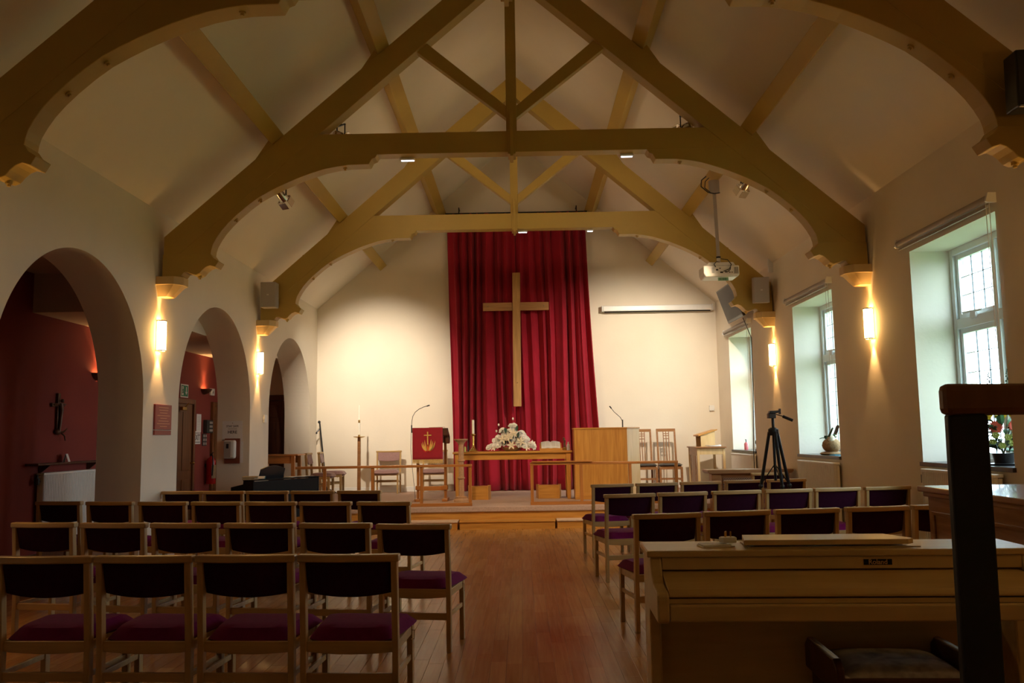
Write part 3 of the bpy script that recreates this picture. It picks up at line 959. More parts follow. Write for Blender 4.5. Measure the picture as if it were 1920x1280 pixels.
# projection screen case on the back wall
t = thing('projection_screen', 'closed white projector screen case on the back wall', 'projector screen', (2.81, 17.5, 3.95))
mb = MB(); mb.box(-1.11, -0.055, -0.055, 1.11, 0.055, 0.06); mb.build('case', 'white_plastic', t, bevel=0.015)
mb = MB(); mb.box(-1.08, -0.02, -0.075, 1.08, 0.0, -0.055); mb.build('hem_bar', 'black_matt', t)
for s in (-1, 1):
    mb = MB(); mb.box(s * 1.11, -0.06, -0.06, s * 1.135, 0.06, 0.065); mb.build('end_cap', 'white_plastic', t, bevel=0.004)
    mb = MB(); mb.box(s * 0.9 - 0.03, 0.055, -0.03, s * 0.9 + 0.03, 0.1, 0.03); mb.build('bracket', 'white_plastic', t)

# ------------------------------------------------------------------ altar rails
def altar_rail(x0, posts, label, y, topz, shelf=None):
    x1 = posts[-1] if shelf is None else posts[-1]
    t = thing('altar_rail', label, 'railing', (0, y, ZS), 0, 'wooden communion rails')
    xa, xb = min([x0] + posts), max([x0] + posts)
    mb = MB(); mb.box(xa - 0.03, -0.035, topz - 0.04 - ZS, xb + 0.03, 0.035, topz - ZS); mb.build('top_rail', 'rail_wood', t, bevel=0.006)
    mb = MB(); mb.box(xa - 0.03, -0.03, 0.0, xb + 0.03, 0.03, 0.05); mb.build('bottom_rail', 'rail_wood', t, bevel=0.004)
    for p in posts:
        mb = MB(); mb.box(p - 0.024, -0.024, 0.05, p + 0.024, 0.024, topz - 0.04 - ZS); mb.build('post', 'rail_wood_v', t, bevel=0.004)
    if shelf:
        mb = MB(); mb.box(shelf[0], -0.06, topz - ZS, shelf[1], 0.06, topz + 0.022 - ZS); mb.build('hinged_flap', 'rail_wood', t, bevel=0.004)
    return t
altar_rail(-3.55, [-3.12, -2.36, -1.59, -0.823], 'wooden communion rail on the stage left of the central gap', 13.74, 0.97)
altar_rail(0.15, [0.15, 0.926, 1.693, 2.418], 'wooden communion rail on the stage right of the central gap', 13.74, 0.978, (0.15, 1.10))

# ------------------------------------------------------------------ communion table and its things
t = thing('communion_table', 'long oak communion table before the red curtain', 'table', (-0.16, 15.2, ZS))
mb = MB(); mb.box(-1.03, -0.30, 0.785, 1.02, 0.30, 0.82); mb.build('tabletop', 'oak', t, bevel=0.008)
for bb in ((-0.95, -0.25, 0.68, 0.95, -0.225, 0.785), (-0.95, 0.225, 0.68, 0.95, 0.25, 0.785), (-0.965, -0.22, 0.68, -0.94, 0.22, 0.785), (0.94, -0.22, 0.68, 0.965, 0.22, 0.785)):
    MB().box(*bb).build('apron', 'oak', t)
for sx in (-1, 1):
    for sy in (-1, 1):
        mb = MB(); xo, yo = sx * 0.955, sy * 0.23
        mb.add([(xo - .03, yo - .03, 0), (xo + .03, yo - .03, 0), (xo + .03, yo + .03, 0), (xo - .03, yo + .03, 0), (xo - .042, yo - .042, .785), (xo + .042, yo - .042, .785), (xo + .042, yo + .042, .785), (xo - .042, yo + .042, .785)], [(3, 2, 1, 0), (4, 5, 6, 7), (0, 1, 5, 4), (1, 2, 6, 5), (2, 3, 7, 6), (3, 0, 4, 7)])
        mb.build('leg', 'oak_v', t, bevel=0.004)
TZ = ZS + 0.82
t = thing('candlestick', 'brass candlestick with a white candle on the communion table', 'candlestick', (-0.845, 15.12, TZ))
mb = MB(); mb.lathe([(0.0, 0), (0.075, 0.0), (0.078, 0.012), (0.06, 0.03), (0.04, 0.05), (0.022, 0.075), (0.03, 0.085), (0.018, 0.10), (0.018, 0.27), (0.03, 0.28), (0.045, 0.295), (0.045, 0.302), (0.02, 0.305), (0.02, 0.33), (0.0, 0.33)], 18); mb.build('stick', 'brass', t, True)
mb = MB(); mb.lathe([(0, 0.305), (0.0215, 0.31), (0.0215, 0.545), (0.018, 0.55), (0, 0.552)], 14); mb.build('candle', 'wax', t, True)
mb = MB(); mb.cyl((0, 0, 0.55), (0.001, 0, 0.565), 0.0015, 5); mb.build('wick', 'ink', t)
o = MB().lathe([(0, 0), (0.018, 0), (0.018, 0.07), (0.012, 0.085), (0.0, 0.10)], 10).build('oil_vial', 'petal_lime', None, True, loc=(-0.985, 15.05, TZ))
tag(o, 'small lime green vial beside the brass candlestick', 'bottle')
t = thing('lighter', 'thin dark gas lighter standing beside the brass candlestick', 'lighter', (-0.94, 15.16, TZ))
mb = MB(); mb.lathe([(0, 0), (0.014, 0), (0.013, 0.09), (0.006, 0.11), (0.005, 0.2), (0, 0.2)], 8); mb.build('body', 'black_plastic', t, True)

# white flower arrangement
fr = random.Random(21)
t = thing('flower_arrangement', 'wide arrangement of white flowers in the middle of the communion table', 'flowers', (-0.18, 15.17, TZ))
mb = MB(); mb.lathe([(0, 0), (0.10, 0), (0.15, 0.03), (0.17, 0.07), (0.16, 0.07), (0, 0.06)], 16); mb.build('bowl', 'straw', t, True)
def bloom_mesh(name, m, n, layers, r, wf=0.46):
    mb = MB()
    for L in range(layers):
        rr_, tilt = r * (1 - 0.20 * L), 0.05 + 0.27 * L
        for k in range(n):
            a = 2 * PI * (k + 0.5 * L) / n
            ca, sa = math.cos(a), math.sin(a)
            w = rr_ * wf
            pts = []
            for q in range(4):
                d = rr_ * q / 3
                h = d * math.tan(tilt) * (0.7 + 0.3 * q / 3)
                ww = w * (0.35, 1.0, 1.0, 0.3)[q]
                for e in (-1, 0, 1):
                    hh = h + (abs(e) * 0.12 * rr_)
                    pts.append((ca * d - sa * ww * e, sa * d + ca * ww * e, hh))
            fs = [(q * 3 + e, q * 3 + e + 1, q * 3 + e + 4, q * 3 + e + 3) for q in range(3) for e in range(2)]
            mb.add(pts, fs)
    if layers > 2:
        mb.ball((0, 0, r * 0.22), r * 0.26, 8, 5)
    me = mb.mesh(name, m, True)
    return me
rose = bloom_mesh('rose_bloom', 'petal_white', 7, 4, 0.068)
orchid = bloom_mesh('orchid_bloom', 'petal_white', 5, 3, 0.056)
lily = bloom_mesh('lily_bloom', 'petal_lily', 6, 1, 0.085, 0.20)
leafm = MB()
def leaf_fn(u, v):
    w = 0.028 * math.sin(PI * min(v * 1.0, 1)) ** 0.8
    return ((2 * u - 1) * w, v * 0.16, 0.02 * math.sin(PI * v) + 0.01 * abs(2 * u - 1))
leafm.grid(leaf_fn, 2, 6)
leaf_mesh = leafm.mesh('leaf', 'leaf_dark', True)
leaf_mesh2 = leafm.mesh('leaf', 'leaf', True)
def face_dir(d, roll=0):
    q = Vector(d).normalized().to_track_quat('Z', 'Y')
    return (q @ Matrix.Rotation(roll, 3, 'Z').to_quaternion()).to_euler()
cnt = 0
while cnt < 84:
    x = fr.uniform(-0.42, 0.42)
    zmax = 0.46 * (1 - (abs(x) / 0.46) ** 1.3) + 0.02
    z = fr.uniform(0.05, max(zmax, 0.07))
    if abs(x) > 0.22 and z > zmax: continue
    if abs(x) < 0.2 and z < 0.1: z += 0.1
    y = -0.13 * (1 - z / 0.6) + fr.uniform(-0.04, 0.05)
    me = lily if fr.random() < 0.12 and z < 0.25 else (orchid if abs(x) > 0.26 or fr.random() < 0.35 else rose)
    s = fr.uniform(0.75, 1.05) * (0.85 if abs(x) > 0.3 else 1)
    inst(me, 'bloom', t, (x, y, z), face_dir((x * 1.2, -0.7 + fr.uniform(-.2, .2), 0.25 + z), fr.uniform(0, 6)), (s, s, s))
    cnt += 1
for lx, ly, lz in ((0.0, -0.19, 0.10), (0.03, -0.15, 0.30), (-0.14, -0.16, 0.20), (0.16, -0.16, 0.16), (-0.05, -0.17, 0.24)):
    inst(lily, 'bloom', t, (lx, ly, lz), face_dir((lx, -1, 0.35), lx * 9), (1.0, 1.0, 2.2))
for lx, lz, la in ((-0.05, 0.14, 2.2), (0.10, 0.33, -1.2), (0.12, 0.22, -2.0), (-0.10, 0.30, 1.2), (0.02, 0.20, 3.0), (-0.12, 0.10, 2.0)):
    inst(leaf_mesh, 'leaf', t, (lx, -0.15, lz), (1.25, 0, la * 0.3), (1.0, 0.7, 1.0))
for k in range(14):
    a = fr.uniform(-1.3, 1.3)
    inst(leaf_mesh, 'leaf', t, (fr.uniform(-0.12, 0.12), fr.uniform(0.0, 0.06), fr.uniform(0.08, 0.3)), (fr.uniform(0.2, 1.0), fr.uniform(-0.6, 0.6), PI + a), (1, 1.0, 1))
bud = MB().ball((0, 0, 0), 0.016, 8, 5, (1, 1, 1.5)).mesh('bud', 'petal_white', True)
for bx, bz, tx in ((-0.22, 0.46, -0.1), (-0.20, 0.36, -0.1), (-0.26, 0.35, -0.1), (0.03, 0.56, 0.02), (0.05, 0.47, 0.02), (0.06, 0.45, 0.02), (0.37, 0.12, 0.2), (0.42, 0.07, 0.2)):
    inst(bud, 'bud', t, (bx, -0.04, bz))
mb = MB()
for bx, bz, tx in ((-0.22, 0.46, -0.08), (-0.26, 0.35, -0.1), (0.03, 0.56, 0.02), (0.05, 0.47, 0.02), (-0.11, 0.60, -0.05), (0.42, 0.07, 0.25)):
    mb.tube([(tx, 0, 0.08), ((tx + bx) / 2 + 0.01, -0.02, bz * 0.55), (bx, -0.04, bz)], 0.004, 5, 0.002)
mb.build('stems', 'stem', t)

# open bible on a stand, statuette, water bottle
t = thing('open_bible', 'open bible on a low wooden stand at the right of the communion table', 'book', (0.50, 15.13, TZ))
mb = MB(); mb.prism([(-0.13, 0.0), (0.13, 0.0), (0.13, 0.13), (-0.13, 0.025)], 'x', -0.19, 0.19); mb.box(-0.195, -0.15, 0, 0.195, -0.13, 0.04); mb.build('book_stand', 'oak', t)
mb = MB()
for s in (-1, 1):
    def pg(u, v, s=s):
        x = s * 0.165 * u
        h = 0.022 * math.sin(PI * (u ** 0.6)) * 0.8 + 0.012
        y = -0.125 + 0.25 * v
        return (x, y, 0.03 + 0.105 * v + h)
    mb.grid(pg, 8, 4)
o = mb.build('pages', 'paper', t, True); sm = o.modifiers.new('thickness', 'SOLIDIFY'); sm.thickness = 0.018
mb = MB()
for s in (-1, 1):
    for c in range(2):
        for k in range(15):
            v = 0.1 + 0.8 * k / 15
            u0, u1 = (0.12, 0.48) if c == 0 else (0.54, 0.90)
            um = (u0 + u1) / 2
            z = 0.03 + 0.105 * v + 0.022 * math.sin(PI * (um ** 0.6)) * 0.8 + 0.012 + 0.0035
            mb.bar((s * 0.165 * u0, -0.125 + 0.25 * v, z), (s * 0.165 * u1, -0.125 + 0.25 * v, z), 0.004, 0.001)
mb.build('print_lines', 'blind_grey', t)
t = thing('statuette', 'small brown carved figure beside the open bible', 'statuette', (0.745, 15.12, TZ))
mb = MB(); mb.box(-0.035, -0.03, 0, 0.035, 0.03, 0.05); mb.build('plinth', 'brass', t, bevel=0.004)
mb = MB(); mb.tube([(0, 0, 0.05), (-0.004, 0, 0.11), (0.004, 0, 0.16), (-0.008, 0, 0.19)], 0.024, 8, 0.014); mb.ball((-0.012, 0, 0.205), 0.017, 8, 6); mb.tube([(0, 0, 0.15), (-0.03, -0.01, 0.17), (-0.025, 0, 0.225)], 0.008, 6, 0.005); mb.build('figure', 'bronze', t, True)
t = thing('water_bottle', 'clear plastic bottle at the right end of the communion table', 'bottle', (0.805, 15.08, TZ))
mb = MB(); mb.lathe([(0, 0), (0.028, 0), (0.03, 0.01), (0.028, 0.05), (0.03, 0.06), (0.028, 0.095), (0.012, 0.12), (0.012, 0.128), (0, 0.128)], 12); mb.build('bottle_body', 'clear_plastic', t, True)
mb = MB(); mb.cyl((0, 0, 0.128), (0, 0, 0.145), 0.014, 10); mb.build('cap', 'white_plastic', t)

# kneeling boxes under the table
def kneel_box(x0, x1, y, s, label):
    t = thing('wooden_box', label, 'box', ((x0 + x1) / 2, y, ZS), 0, 'wooden boxes under the communion table')
    h = (x1 - x0) / 2
    mb = MB(); mb.box(-h, 0, 0, h, 0.02, 0.225); mb.build('front_panel', 'oak', t, bevel=0.003)
    mb = MB(); mb.box(-h, 0.02, 0.205, h, 0.24, 0.225); mb.build('lid', 'oak', t, bevel=0.003)
    mb = MB(); mb.box(-h, 0.24, 0, h, 0.26, 0.225); mb.build('back_panel', 'oak', t)
    for q in (-1, 1):
        mb = MB(); mb.prism([(q * h, -0.012), (q * (h + 0.02), -0.012), (q * (h + 0.055), 0.26), (q * h, 0.26)], 'z', 0, 0.235); mb.build('end_panel', 'oak_v', t, bevel=0.003)
kneel_box(-0.90, -0.61, 15.02, 1, 'oak box under the left half of the communion table')
kneel_box(0.29, 0.62, 15.08, 1, 'oak box under the right half of the communion table')

# fluted stone pedestal
t = thing('pedestal', 'slim fluted stone pedestal behind the left communion rail', 'pedestal', (-1.025, 14.62, ZS))
mb = MB(); mb.lathe([(0, 0), (0.13, 0), (0.13, 0.035), (0.115, 0.05), (0.10, 0.065), (0.105, 0.08), (0.07, 0.095), (0, 0.095)], 20); mb.build('base', 'stone_pink', t, True)
def flute(mb, z0, z1, r0, r1, n=12):
    pts0, pts1 = [], []
    for i in range(n * 2):
        a = PI * i / n
        k = 1.0 if i % 2 == 0 else 0.87
        pts0.append((r0 * k * math.cos(a), r0 * k * math.sin(a), z0)); pts1.append((r1 * k * math.cos(a), r1 * k * math.sin(a), z1))
    N = n * 2
    mb.add(pts0 + pts1, [(i, (i + 1) % N, (i + 1) % N + N, i + N) for i in range(N)] + [tuple(reversed(range(N))), tuple(range(N, 2 * N))])
mb = MB(); flute(mb, 0.09, 0.40, 0.048, 0.046); flute(mb, 0.40, 0.70, 0.046, 0.044); flute(mb, 0.70, 0.96, 0.044, 0.044); mb.build('fluted_shaft', 'stone_pink', t)
for z in (0.395, 0.685):
    mb = MB(); mb.lathe([(0.045, -0.02), (0.06, -0.012), (0.064, 0), (0.06, 0.012), (0.045, 0.02)], 18, (0, 0, z)); mb.build('ring', 'stone_pink', t, True)
mb = MB(); mb.lathe([(0, 0.95), (0.048, 0.95), (0.055, 0.97), (0.09, 1.01), (0.115, 1.025), (0.118, 1.045), (0, 1.045)], 20); mb.build('capital', 'stone_pink', t, True)

# tall paschal candle stand
t = thing('candle_stand', 'tall dark wooden stand with a long candle by the back wall', 'candle stand', (-3.16, 16.85, ZS))
mb = MB(); mb.box(-0.14, -0.14, 0, 0.14, 0.14, 0.03); mb.box(-0.09, -0.09, 0.03, 0.09, 0.09, 0.06); mb.build('base', 'mid_wood', t, bevel=0.006)
mb = MB(); mb.add([(-.032, -.032, .06), (.032, -.032, .06), (.032, .032, .06), (-.032, .032, .06), (-.028, -.028, 1.085), (.028, -.028, 1.085), (.028, .028, 1.085), (-.028, .028, 1.085)], [(0, 1, 5, 4), (1, 2, 6, 5), (2, 3, 7, 6), (3, 0, 4, 7), (3, 2, 1, 0), (4, 5, 6, 7)]); mb.build('post', 'mid_wood', t, bevel=0.005)
mb = MB(); mb.lathe([(0, 1.085), (0.03, 1.085), (0.09, 1.10), (0.117, 1.112), (0.117, 1.118), (0.05, 1.112), (0.022, 1.12), (0.022, 1.15), (0, 1.15)], 20); mb.build('drip_dish', 'brass', t, True)
mb = MB(); mb.lathe([(0, 1.14), (0.0195, 1.14), (0.0195, 1.46), (0.012, 1.475), (0.011, 1.70), (0.004, 1.725), (0, 1.73)], 14); mb.build('candle', 'wax', t, True)
mb = MB(); mb.lathe([(0.0198, 1.38), (0.021, 1.39), (0.0198, 1.44)], 12); mb.build('gold_band', 'brass', t, True)

# red-draped lectern with gooseneck microphone
t = thing('lectern', 'slim wooden lectern draped with a red cloth bearing a cross and flames', 'lectern', (-1.55, 14.92, ZS))
for s in (-1, 1):
    x = 0.235 * s
    mb = MB(); mb.box(x - 0.045, -0.20, 0, x + 0.045, 0.20, 0.05); mb.build('foot', 'rail_wood', t, bevel=0.006)
    mb = MB(); mb.box(x - 0.022, -0.025, 0.05, x + 0.022, 0.025, 1.12); mb.build('post', 'rail_wood_v', t, bevel=0.004)
    mb = MB(); mb.box(x - 0.04, -0.06, 0.19, x + 0.04, 0.06, 0.26); mb.build('joint_block', 'rail_wood', t, bevel=0.004)
mb = MB(); mb.box(-0.213, -0.02, 0.175, 0.213, 0.02, 0.25); mb.build('crossbar', 'rail_wood', t, bevel=0.004)
mb = MB(); mb.prism([(-0.19, 1.11), (0.19, 0.98), (0.19, 1.08), (-0.19, 1.235)], 'x', -0.29, 0.30); mb.build('desk', 'dark_wood', t, bevel=0.005)
mb = MB(); mb.box(0.245, -0.12, 0.97, 0.30, 0.12, 1.11); mb.build('side_bracket', 'dark_wood', t, bevel=0.004)
mb = MB()
def cl(u, v):
    x = -0.305 + 0.515 * u
    if v < 0.25:
        q = v / 0.25
        return (x, 0.17 - 0.37 * q, 1.093 + 0.152 * q)
    q = (v - 0.25) / 0.75
    return (x, -0.205 - 0.006 * math.sin(9 * u) * q, 1.243 - 0.545 * q)
mb.grid(cl, 14, 12); o = mb.build('frontal_cloth', 'frontal_red', t, True); sm = o.modifiers.new('thickness', 'SOLIDIFY'); sm.thickness = 0.005
cloth = o
mb = MB()
for k in range(86):
    x = -0.305 + 0.515 * (k + 0.5) / 86
    mb.bar((x, -0.21, 0.70), (x + 0.002 * math.sin(k * 2.3), -0.212, 0.64 + 0.004 * math.sin(k)), 0.005, 0.004)
mb.box(-0.306, -0.216, 0.695, 0.211, -0.206, 0.71)
mb.build('fringe', 'gold_fringe', cloth)
def tongue(mb, x, z, L, w, ang, bend=0.3, y=-0.2185):
    n = 8
    L_, R_ = [], []
    for i in range(n + 1):
        q = i / n
        a = ang + bend * q
        d = L * q
        px, pz = x + d * math.sin(a), z + d * math.cos(a)
        ww = w * math.sin(PI * min(1, q * 0.92 + 0.08)) ** 0.9 * (1 - 0.35 * q)
        nx, nz = math.cos(a), -math.sin(a)
        L_.append((px - nx * ww, y, pz - nz * ww)); R_.append((px + nx * ww, y, pz + nz * ww))
    vs = L_ + R_
    fs = [(i, i + 1, n + 2 + i, n + 1 + i) for i in range(n)]
    mb.add(vs, fs)
CXE = -0.045
mb = MB(); mb.box(CXE - 0.010, -0.2205, 0.96, CXE + 0.010, -0.2185, 1.175); mb.box(CXE - 0.063, -0.2205, 1.105, CXE + 0.063, -0.2185, 1.124); mb.build('embroidered_cross', 'gold_thread', cloth)
mb = MB()
for a, L, dx in ((-0.75, 0.17, -.02), (0.75, 0.18, .02), (-0.3, 0.19, -.02), (0.38, 0.20, .02), (-1.0, 0.15, -.03), (1.05, 0.16, .03), (0.95, 0.19, .04)):
    tongue(mb, CXE + dx, 0.855, L, 0.012, a, -0.5 * a)
mb.build('gold_flames', 'gold_thread', cloth)
mb = MB()
for a, L, dx in ((-0.45, 0.12, -.02), (0.45, 0.13, .02), (0.0, 0.10, 0), (-0.85, 0.11, -.03), (0.85, 0.15, .03), (0.25, 0.17, .03)):
    tongue(mb, CXE + dx, 0.835, L, 0.016, a, -0.4 * a, -0.2165)
mb.build('red_flames', 'flame_red', cloth)
mb = MB()
for a, L, dx in ((-0.95, 0.12, -.03), (0.95, 0.12, .03), (-0.1, 0.13, -.005), (0.2, 0.13, .01)):
    tongue(mb, CXE + dx, 0.85, L, 0.008, a, -0.7 * a, -0.2175)
mb.build('orange_flames', 'flame_orange', cloth)
t2 = thing('hymn_book', 'closed tan book lying on the red-draped lectern', 'book', (-1.45, 14.93, ZS + 1.185))
mb = MB(); mb.box(-0.13, -0.10, 0, 0.13, 0.10, 0.03); o = mb.build('book_block', 'paper', t2, rot=(-0.33, 0, 0))
mb = MB(); mb.box(-0.135, -0.105, 0.03, 0.135, 0.105, 0.036); mb.box(-0.135, -0.105, -0.006, 0.135, 0.105, 0.0); mb.build('cover', 'book_tan', t2, rot=(-0.33, 0, 0))
def goose(name, label, loc, path, r=0.005):
    t = thing(name, label, 'microphone', loc)
    mb = MB(); mb.cyl((0, 0, -0.03), (0, 0, 0.10), 0.011, 8); mb.build('base', 'black_plastic', t, True)
    mb = MB(); mb.tube(path, r, 8); mb.build('gooseneck', 'black_metal', t, True)
    d = (Vector(path[-1]) - Vector(path[-2])).normalized(); p = Vector(path[-1])
    mb = MB(); mb.tube([p - d * 0.005, p + d * 0.01, p + d * 0.045], 0.011, 8); mb.build('capsule', 'black_plastic', t, True)
goose('gooseneck_microphone', 'thin gooseneck microphone at the left edge of the red-draped lectern', (-1.87, 14.74, ZS + 1.19), [(0, 0, 0.08), (0.004, 0, 0.17), (0.02, 0, 0.25), (0.06, -0.01, 0.315), (0.13, -0.02, 0.37), (0.21, -0.03, 0.405), (0.27, -0.04, 0.42)])
mb = MB(); mb.tube([(-1.88, 14.74, ZS + 1.16), (-1.885, 14.73, ZS + 0.9), (-1.86, 14.74, ZS + 0.55), (-1.83, 14.72, ZS + 0.3), (-1.80, 14.66, ZS + 0.012), (-1.95, 14.45, ZS + 0.008), (-2.4, 14.35, ZS + 0.008), (-2.9, 14.5, ZS + 0.008)], 0.004, 6)
tag(mb.build('microphone_cable', 'black_plastic', None, True), 'black cable trailing from the red-draped lectern across the carpet', 'cable')

# pulpit
t = thing('pulpit', 'large plain oak pulpit box to the right of the communion table', 'pulpit', (1.33, 14.75, ZS))
mb = MB(); mb.box(-0.44, 0, 0, 0.455, 0.03, 1.175); mb.build('front_panel', 'oak_v', t, bevel=0.004)
mb = MB(); mb.prism([(0.456, 0.002), (0.72, 0.42), (0.69, 0.43), (0.456, 0.055)], 'z', 0, 1.175); mb.build('side_panel', 'pale_oak', t, bevel=0.003)
mb = MB(); mb.prism([(-0.44, 0.031), (-0.41, 0.031), (-0.41, 0.43), (-0.44, 0.43)], 'z', 0, 1.175); mb.build('side_panel', 'oak_v', t)
mb = MB(); mb.prism([(-0.455, -0.015), (0.462, -0.015), (0.735, 0.43), (-0.455, 0.43)], 'z', 1.175, 1.20); mb.build('top_ledge', 'oak', t, bevel=0.005)
mb = MB(); mb.box(-0.445, -0.014, 0, 0.458, -0.001, 0.11); mb.build('plinth', 'oak', t, bevel=0.005)
goose('gooseneck_microphone', 'thin gooseneck microphone rising from the pulpit top', (1.74, 14.95, ZS + 1.23), [(0, 0, 0.02), (-0.005, 0, 0.08), (-0.035, 0, 0.14), (-0.09, 0, 0.19), (-0.14, 0, 0.235), (-0.175, -0.01, 0.28), (-0.19, -0.01, 0.30)])

# two tall slatted chairs
def slat_chair(loc, label):
    t = thing('slat_back_chair', label, 'chair', loc, PI, 'tall slat-backed chairs')
    # local: faces +y, back at y = 0
    for s in (-1, 1):
        mb = MB(); mb.prism([(0.0, 0), (0.04, 0), (0.05, 0.46), (-0.055, 1.16), (-0.085, 1.16), (0.012, 0.46)], 'x', s * 0.155, s * 0.19); mb.build('leg', 'mid_wood', t, bevel=0.004)
        mb = MB(); mb.box(s * 0.185, 0.40, 0, s * 0.225, 0.44, 0.44); mb.build('leg', 'mid_wood', t, bevel=0.004)
        mb = MB(); mb.bar((s * 0.185, 0.04, 0.20), (s * 0.205, 0.41, 0.20), 0.02, 0.035); mb.build('stretcher', 'mid_wood', t)
    yb = lambda z: 0.03 - 0.095 * (z - 0.46) / 0.7
    mb = MB(); mb.box(-0.19, -0.088, 1.12, 0.19, -0.052, 1.18); mb.build('crest_rail', 'mid_wood', t, bevel=0.006)
    mb = MB(); mb.box(-0.155, 0.015, 0.50, 0.155, 0.045, 0.545); mb.build('back_rail', 'mid_wood', t)
    for x0, x1 in ((-0.045, -0.055), (0.0, 0.0), (0.045, 0.055)):
        mb = MB(); mb.bar((x0, yb(0.54), 0.54), (x1, yb(1.13), 1.13), 0.024, 0.014, (1, 0, 0)); mb.build('slat', 'mid_wood', t)
    mb = MB()
    for z in (0.98, 1.04, 1.08):
        mb.bar((-0.06, yb(z), z), (0.06, yb(z), z), 0.012, 0.014)
    mb.build('cross_slats', 'mid_wood', t)
    mb = MB(); cushion(mb, 0.195, 0.235, 0.03, 0.46, 0.455, 0.515); mb.build('seat', 'black_vinyl', t, True)
    mb = MB(); mb.box(-0.19, 0.41, 0.395, 0.19, 0.43, 0.455); mb.box(-0.16, 0.02, 0.395, 0.16, 0.04, 0.455)
    mb.box(-0.205, 0.04, 0.395, -0.19, 0.41, 0.455); mb.box(0.19, 0.04, 0.395, 0.205, 0.41, 0.455); mb.build('seat_frame', 'mid_wood', t, bevel=0.003)
    mb = MB(); mb.box(-0.19, 0.405, 0.20, 0.19, 0.425, 0.235); mb.build('stretcher', 'mid_wood', t)
slat_chair((2.38, 17.22, ZS), 'tall slat-backed chair with black seat, half hidden by the pulpit')
slat_chair((2.86, 17.22, ZS), 'tall slat-backed chair with black seat, fully seen right of the pulpit')

# small side table with desk lectern and papers
t = thing('side_table', 'small oak side table in the right back corner of the stage', 'table', (3.54, 16.75, ZS))
mb = MB(); mb.box(-0.29, -0.47, 0.80, 0.28, 0.45, 0.825); mb.build('tabletop', 'mid_wood', t, bevel=0.005)
for sx in (-1, 1):
    for sy in (-1, 1):
        mb = MB(); mb.box(sx * 0.24 - 0.022, sy * 0.41 - 0.022, 0, sx * 0.24 + 0.022, sy * 0.41 + 0.022, 0.80); mb.build('leg', 'pale_oak', t, bevel=0.003)
for bb in ((-0.217, -0.425, 0.68, 0.217, -0.405, 0.80), (-0.217, 0.405, 0.68, 0.217, 0.425, 0.80), (0.225, -0.387, 0.68, 0.245, 0.387, 0.80)):
    MB().box(*bb).build('apron', 'pale_oak', t)
mb = MB(); mb.box(-0.255, -0.387, 0.66, -0.23, 0.387, 0.80); mb.box(-0.25, -0.34, 0.05, -0.235, -0.26, 0.66); mb.box(-0.25, -0.17, 0.05, -0.235, 0.17, 0.66); mb.box(-0.25, 0.26, 0.05, -0.235, 0.34, 0.66); mb.box(-0.255, -0.387, 0.03, -0.23, 0.387, 0.07); mb.build('side_screen', 'mid_wood', t, bevel=0.004)
t = thing('desk_lectern', 'sloping table lectern standing on the small side table', 'lectern', (3.52, 16.78, ZS + 0.825))
for ya in (-0.23, 0.215):
    MB().prism([(-0.12, 0), (0.15, 0), (0.15, 0.29), (-0.12, 0.205)], 'y', ya, ya + 0.015).build('side_panel', 'pale_oak', t)
mb = MB(); mb.box(0.135, -0.215, 0, 0.15, 0.215, 0.285); mb.build('back_panel', 'mid_wood', t)
mb = MB(); mb.prism([(-0.165, 0.192), (0.20, 0.306), (0.20, 0.325), (-0.165, 0.222)], 'y', -0.25, 0.25); mb.build('slope', 'oak', t, bevel=0.004)
t = thing('paper_pile', 'curling white papers on the small side table', 'papers', (3.60, 16.40, ZS + 0.825))
for k in range(4):
    mb = MB()
    def pp(u, v, k=k):
        return (-0.13 + 0.26 * u, -0.085 + 0.16 * v, 0.004 + 0.005 * k + 0.012 * (2 * u - 1) ** 2 * (0.5 + 0.3 * k / 3))
    mb.grid(pp, 8, 3); o = mb.build('sheet', 'paper', t, True, rot=(0, 0, 0.04 * k)); sm = o.modifiers.new('t', 'SOLIDIFY'); sm.thickness = 0.003

# table in the third arch, microphone stand behind it
t = thing('wooden_table', 'plain wooden table standing in the third arch', 'table', (-4.24, 15.2, ZS))
mb = MB(); mb.box(-0.36, -0.26, 0.80, 0.38, 0.26, 0.825); mb.build('tabletop', 'rail_wood', t, bevel=0.005)
for sx in (-1, 1):
    for sy in (-1, 1):
        mb = MB(); mb.box(sx * 0.29 - 0.03, sy * 0.21 - 0.03, 0, sx * 0.29 + 0.03, sy * 0.21 + 0.03, 0.80); mb.build('leg', 'rail_wood_v', t, bevel=0.003)
for bb in ((-0.26, -0.22, 0.67, 0.26, -0.20, 0.80), (-0.26, 0.20, 0.67, 0.26, 0.22, 0.80)):
    MB().box(*bb).build('apron', 'rail_wood', t)
t = thing('microphone_stand', 'black microphone stand leaning in the left back corner', 'microphone stand', (-3.92, 17.30, ZS))
mb = MB(); mb.tube([(0.06, -0.1, 0.02), (-0.14, 0.10, 1.40)], 0.016, 8); mb.build('pole', 'black_metal', t)
for a in (0.3, 2.4, 4.5):
    MB().tube([(0.05, -0.09, 0.12), (0.05 + 0.2 * math.cos(a), -0.09 + 0.17 * math.sin(a), 0.015)], 0.01, 6).build('leg', 'black_metal', t)
mb = MB(); mb.ball((-0.15, 0.10, 1.42), 0.03, 8, 6); mb.tube([(-0.13, 0.09, 1.28), (-0.19, 0.05, 1.22)], 0.012, 6); mb.ball((-0.19, 0.05, 1.2), 0.02, 8, 5); mb.build('boom_joint', 'black_plastic', t, True)

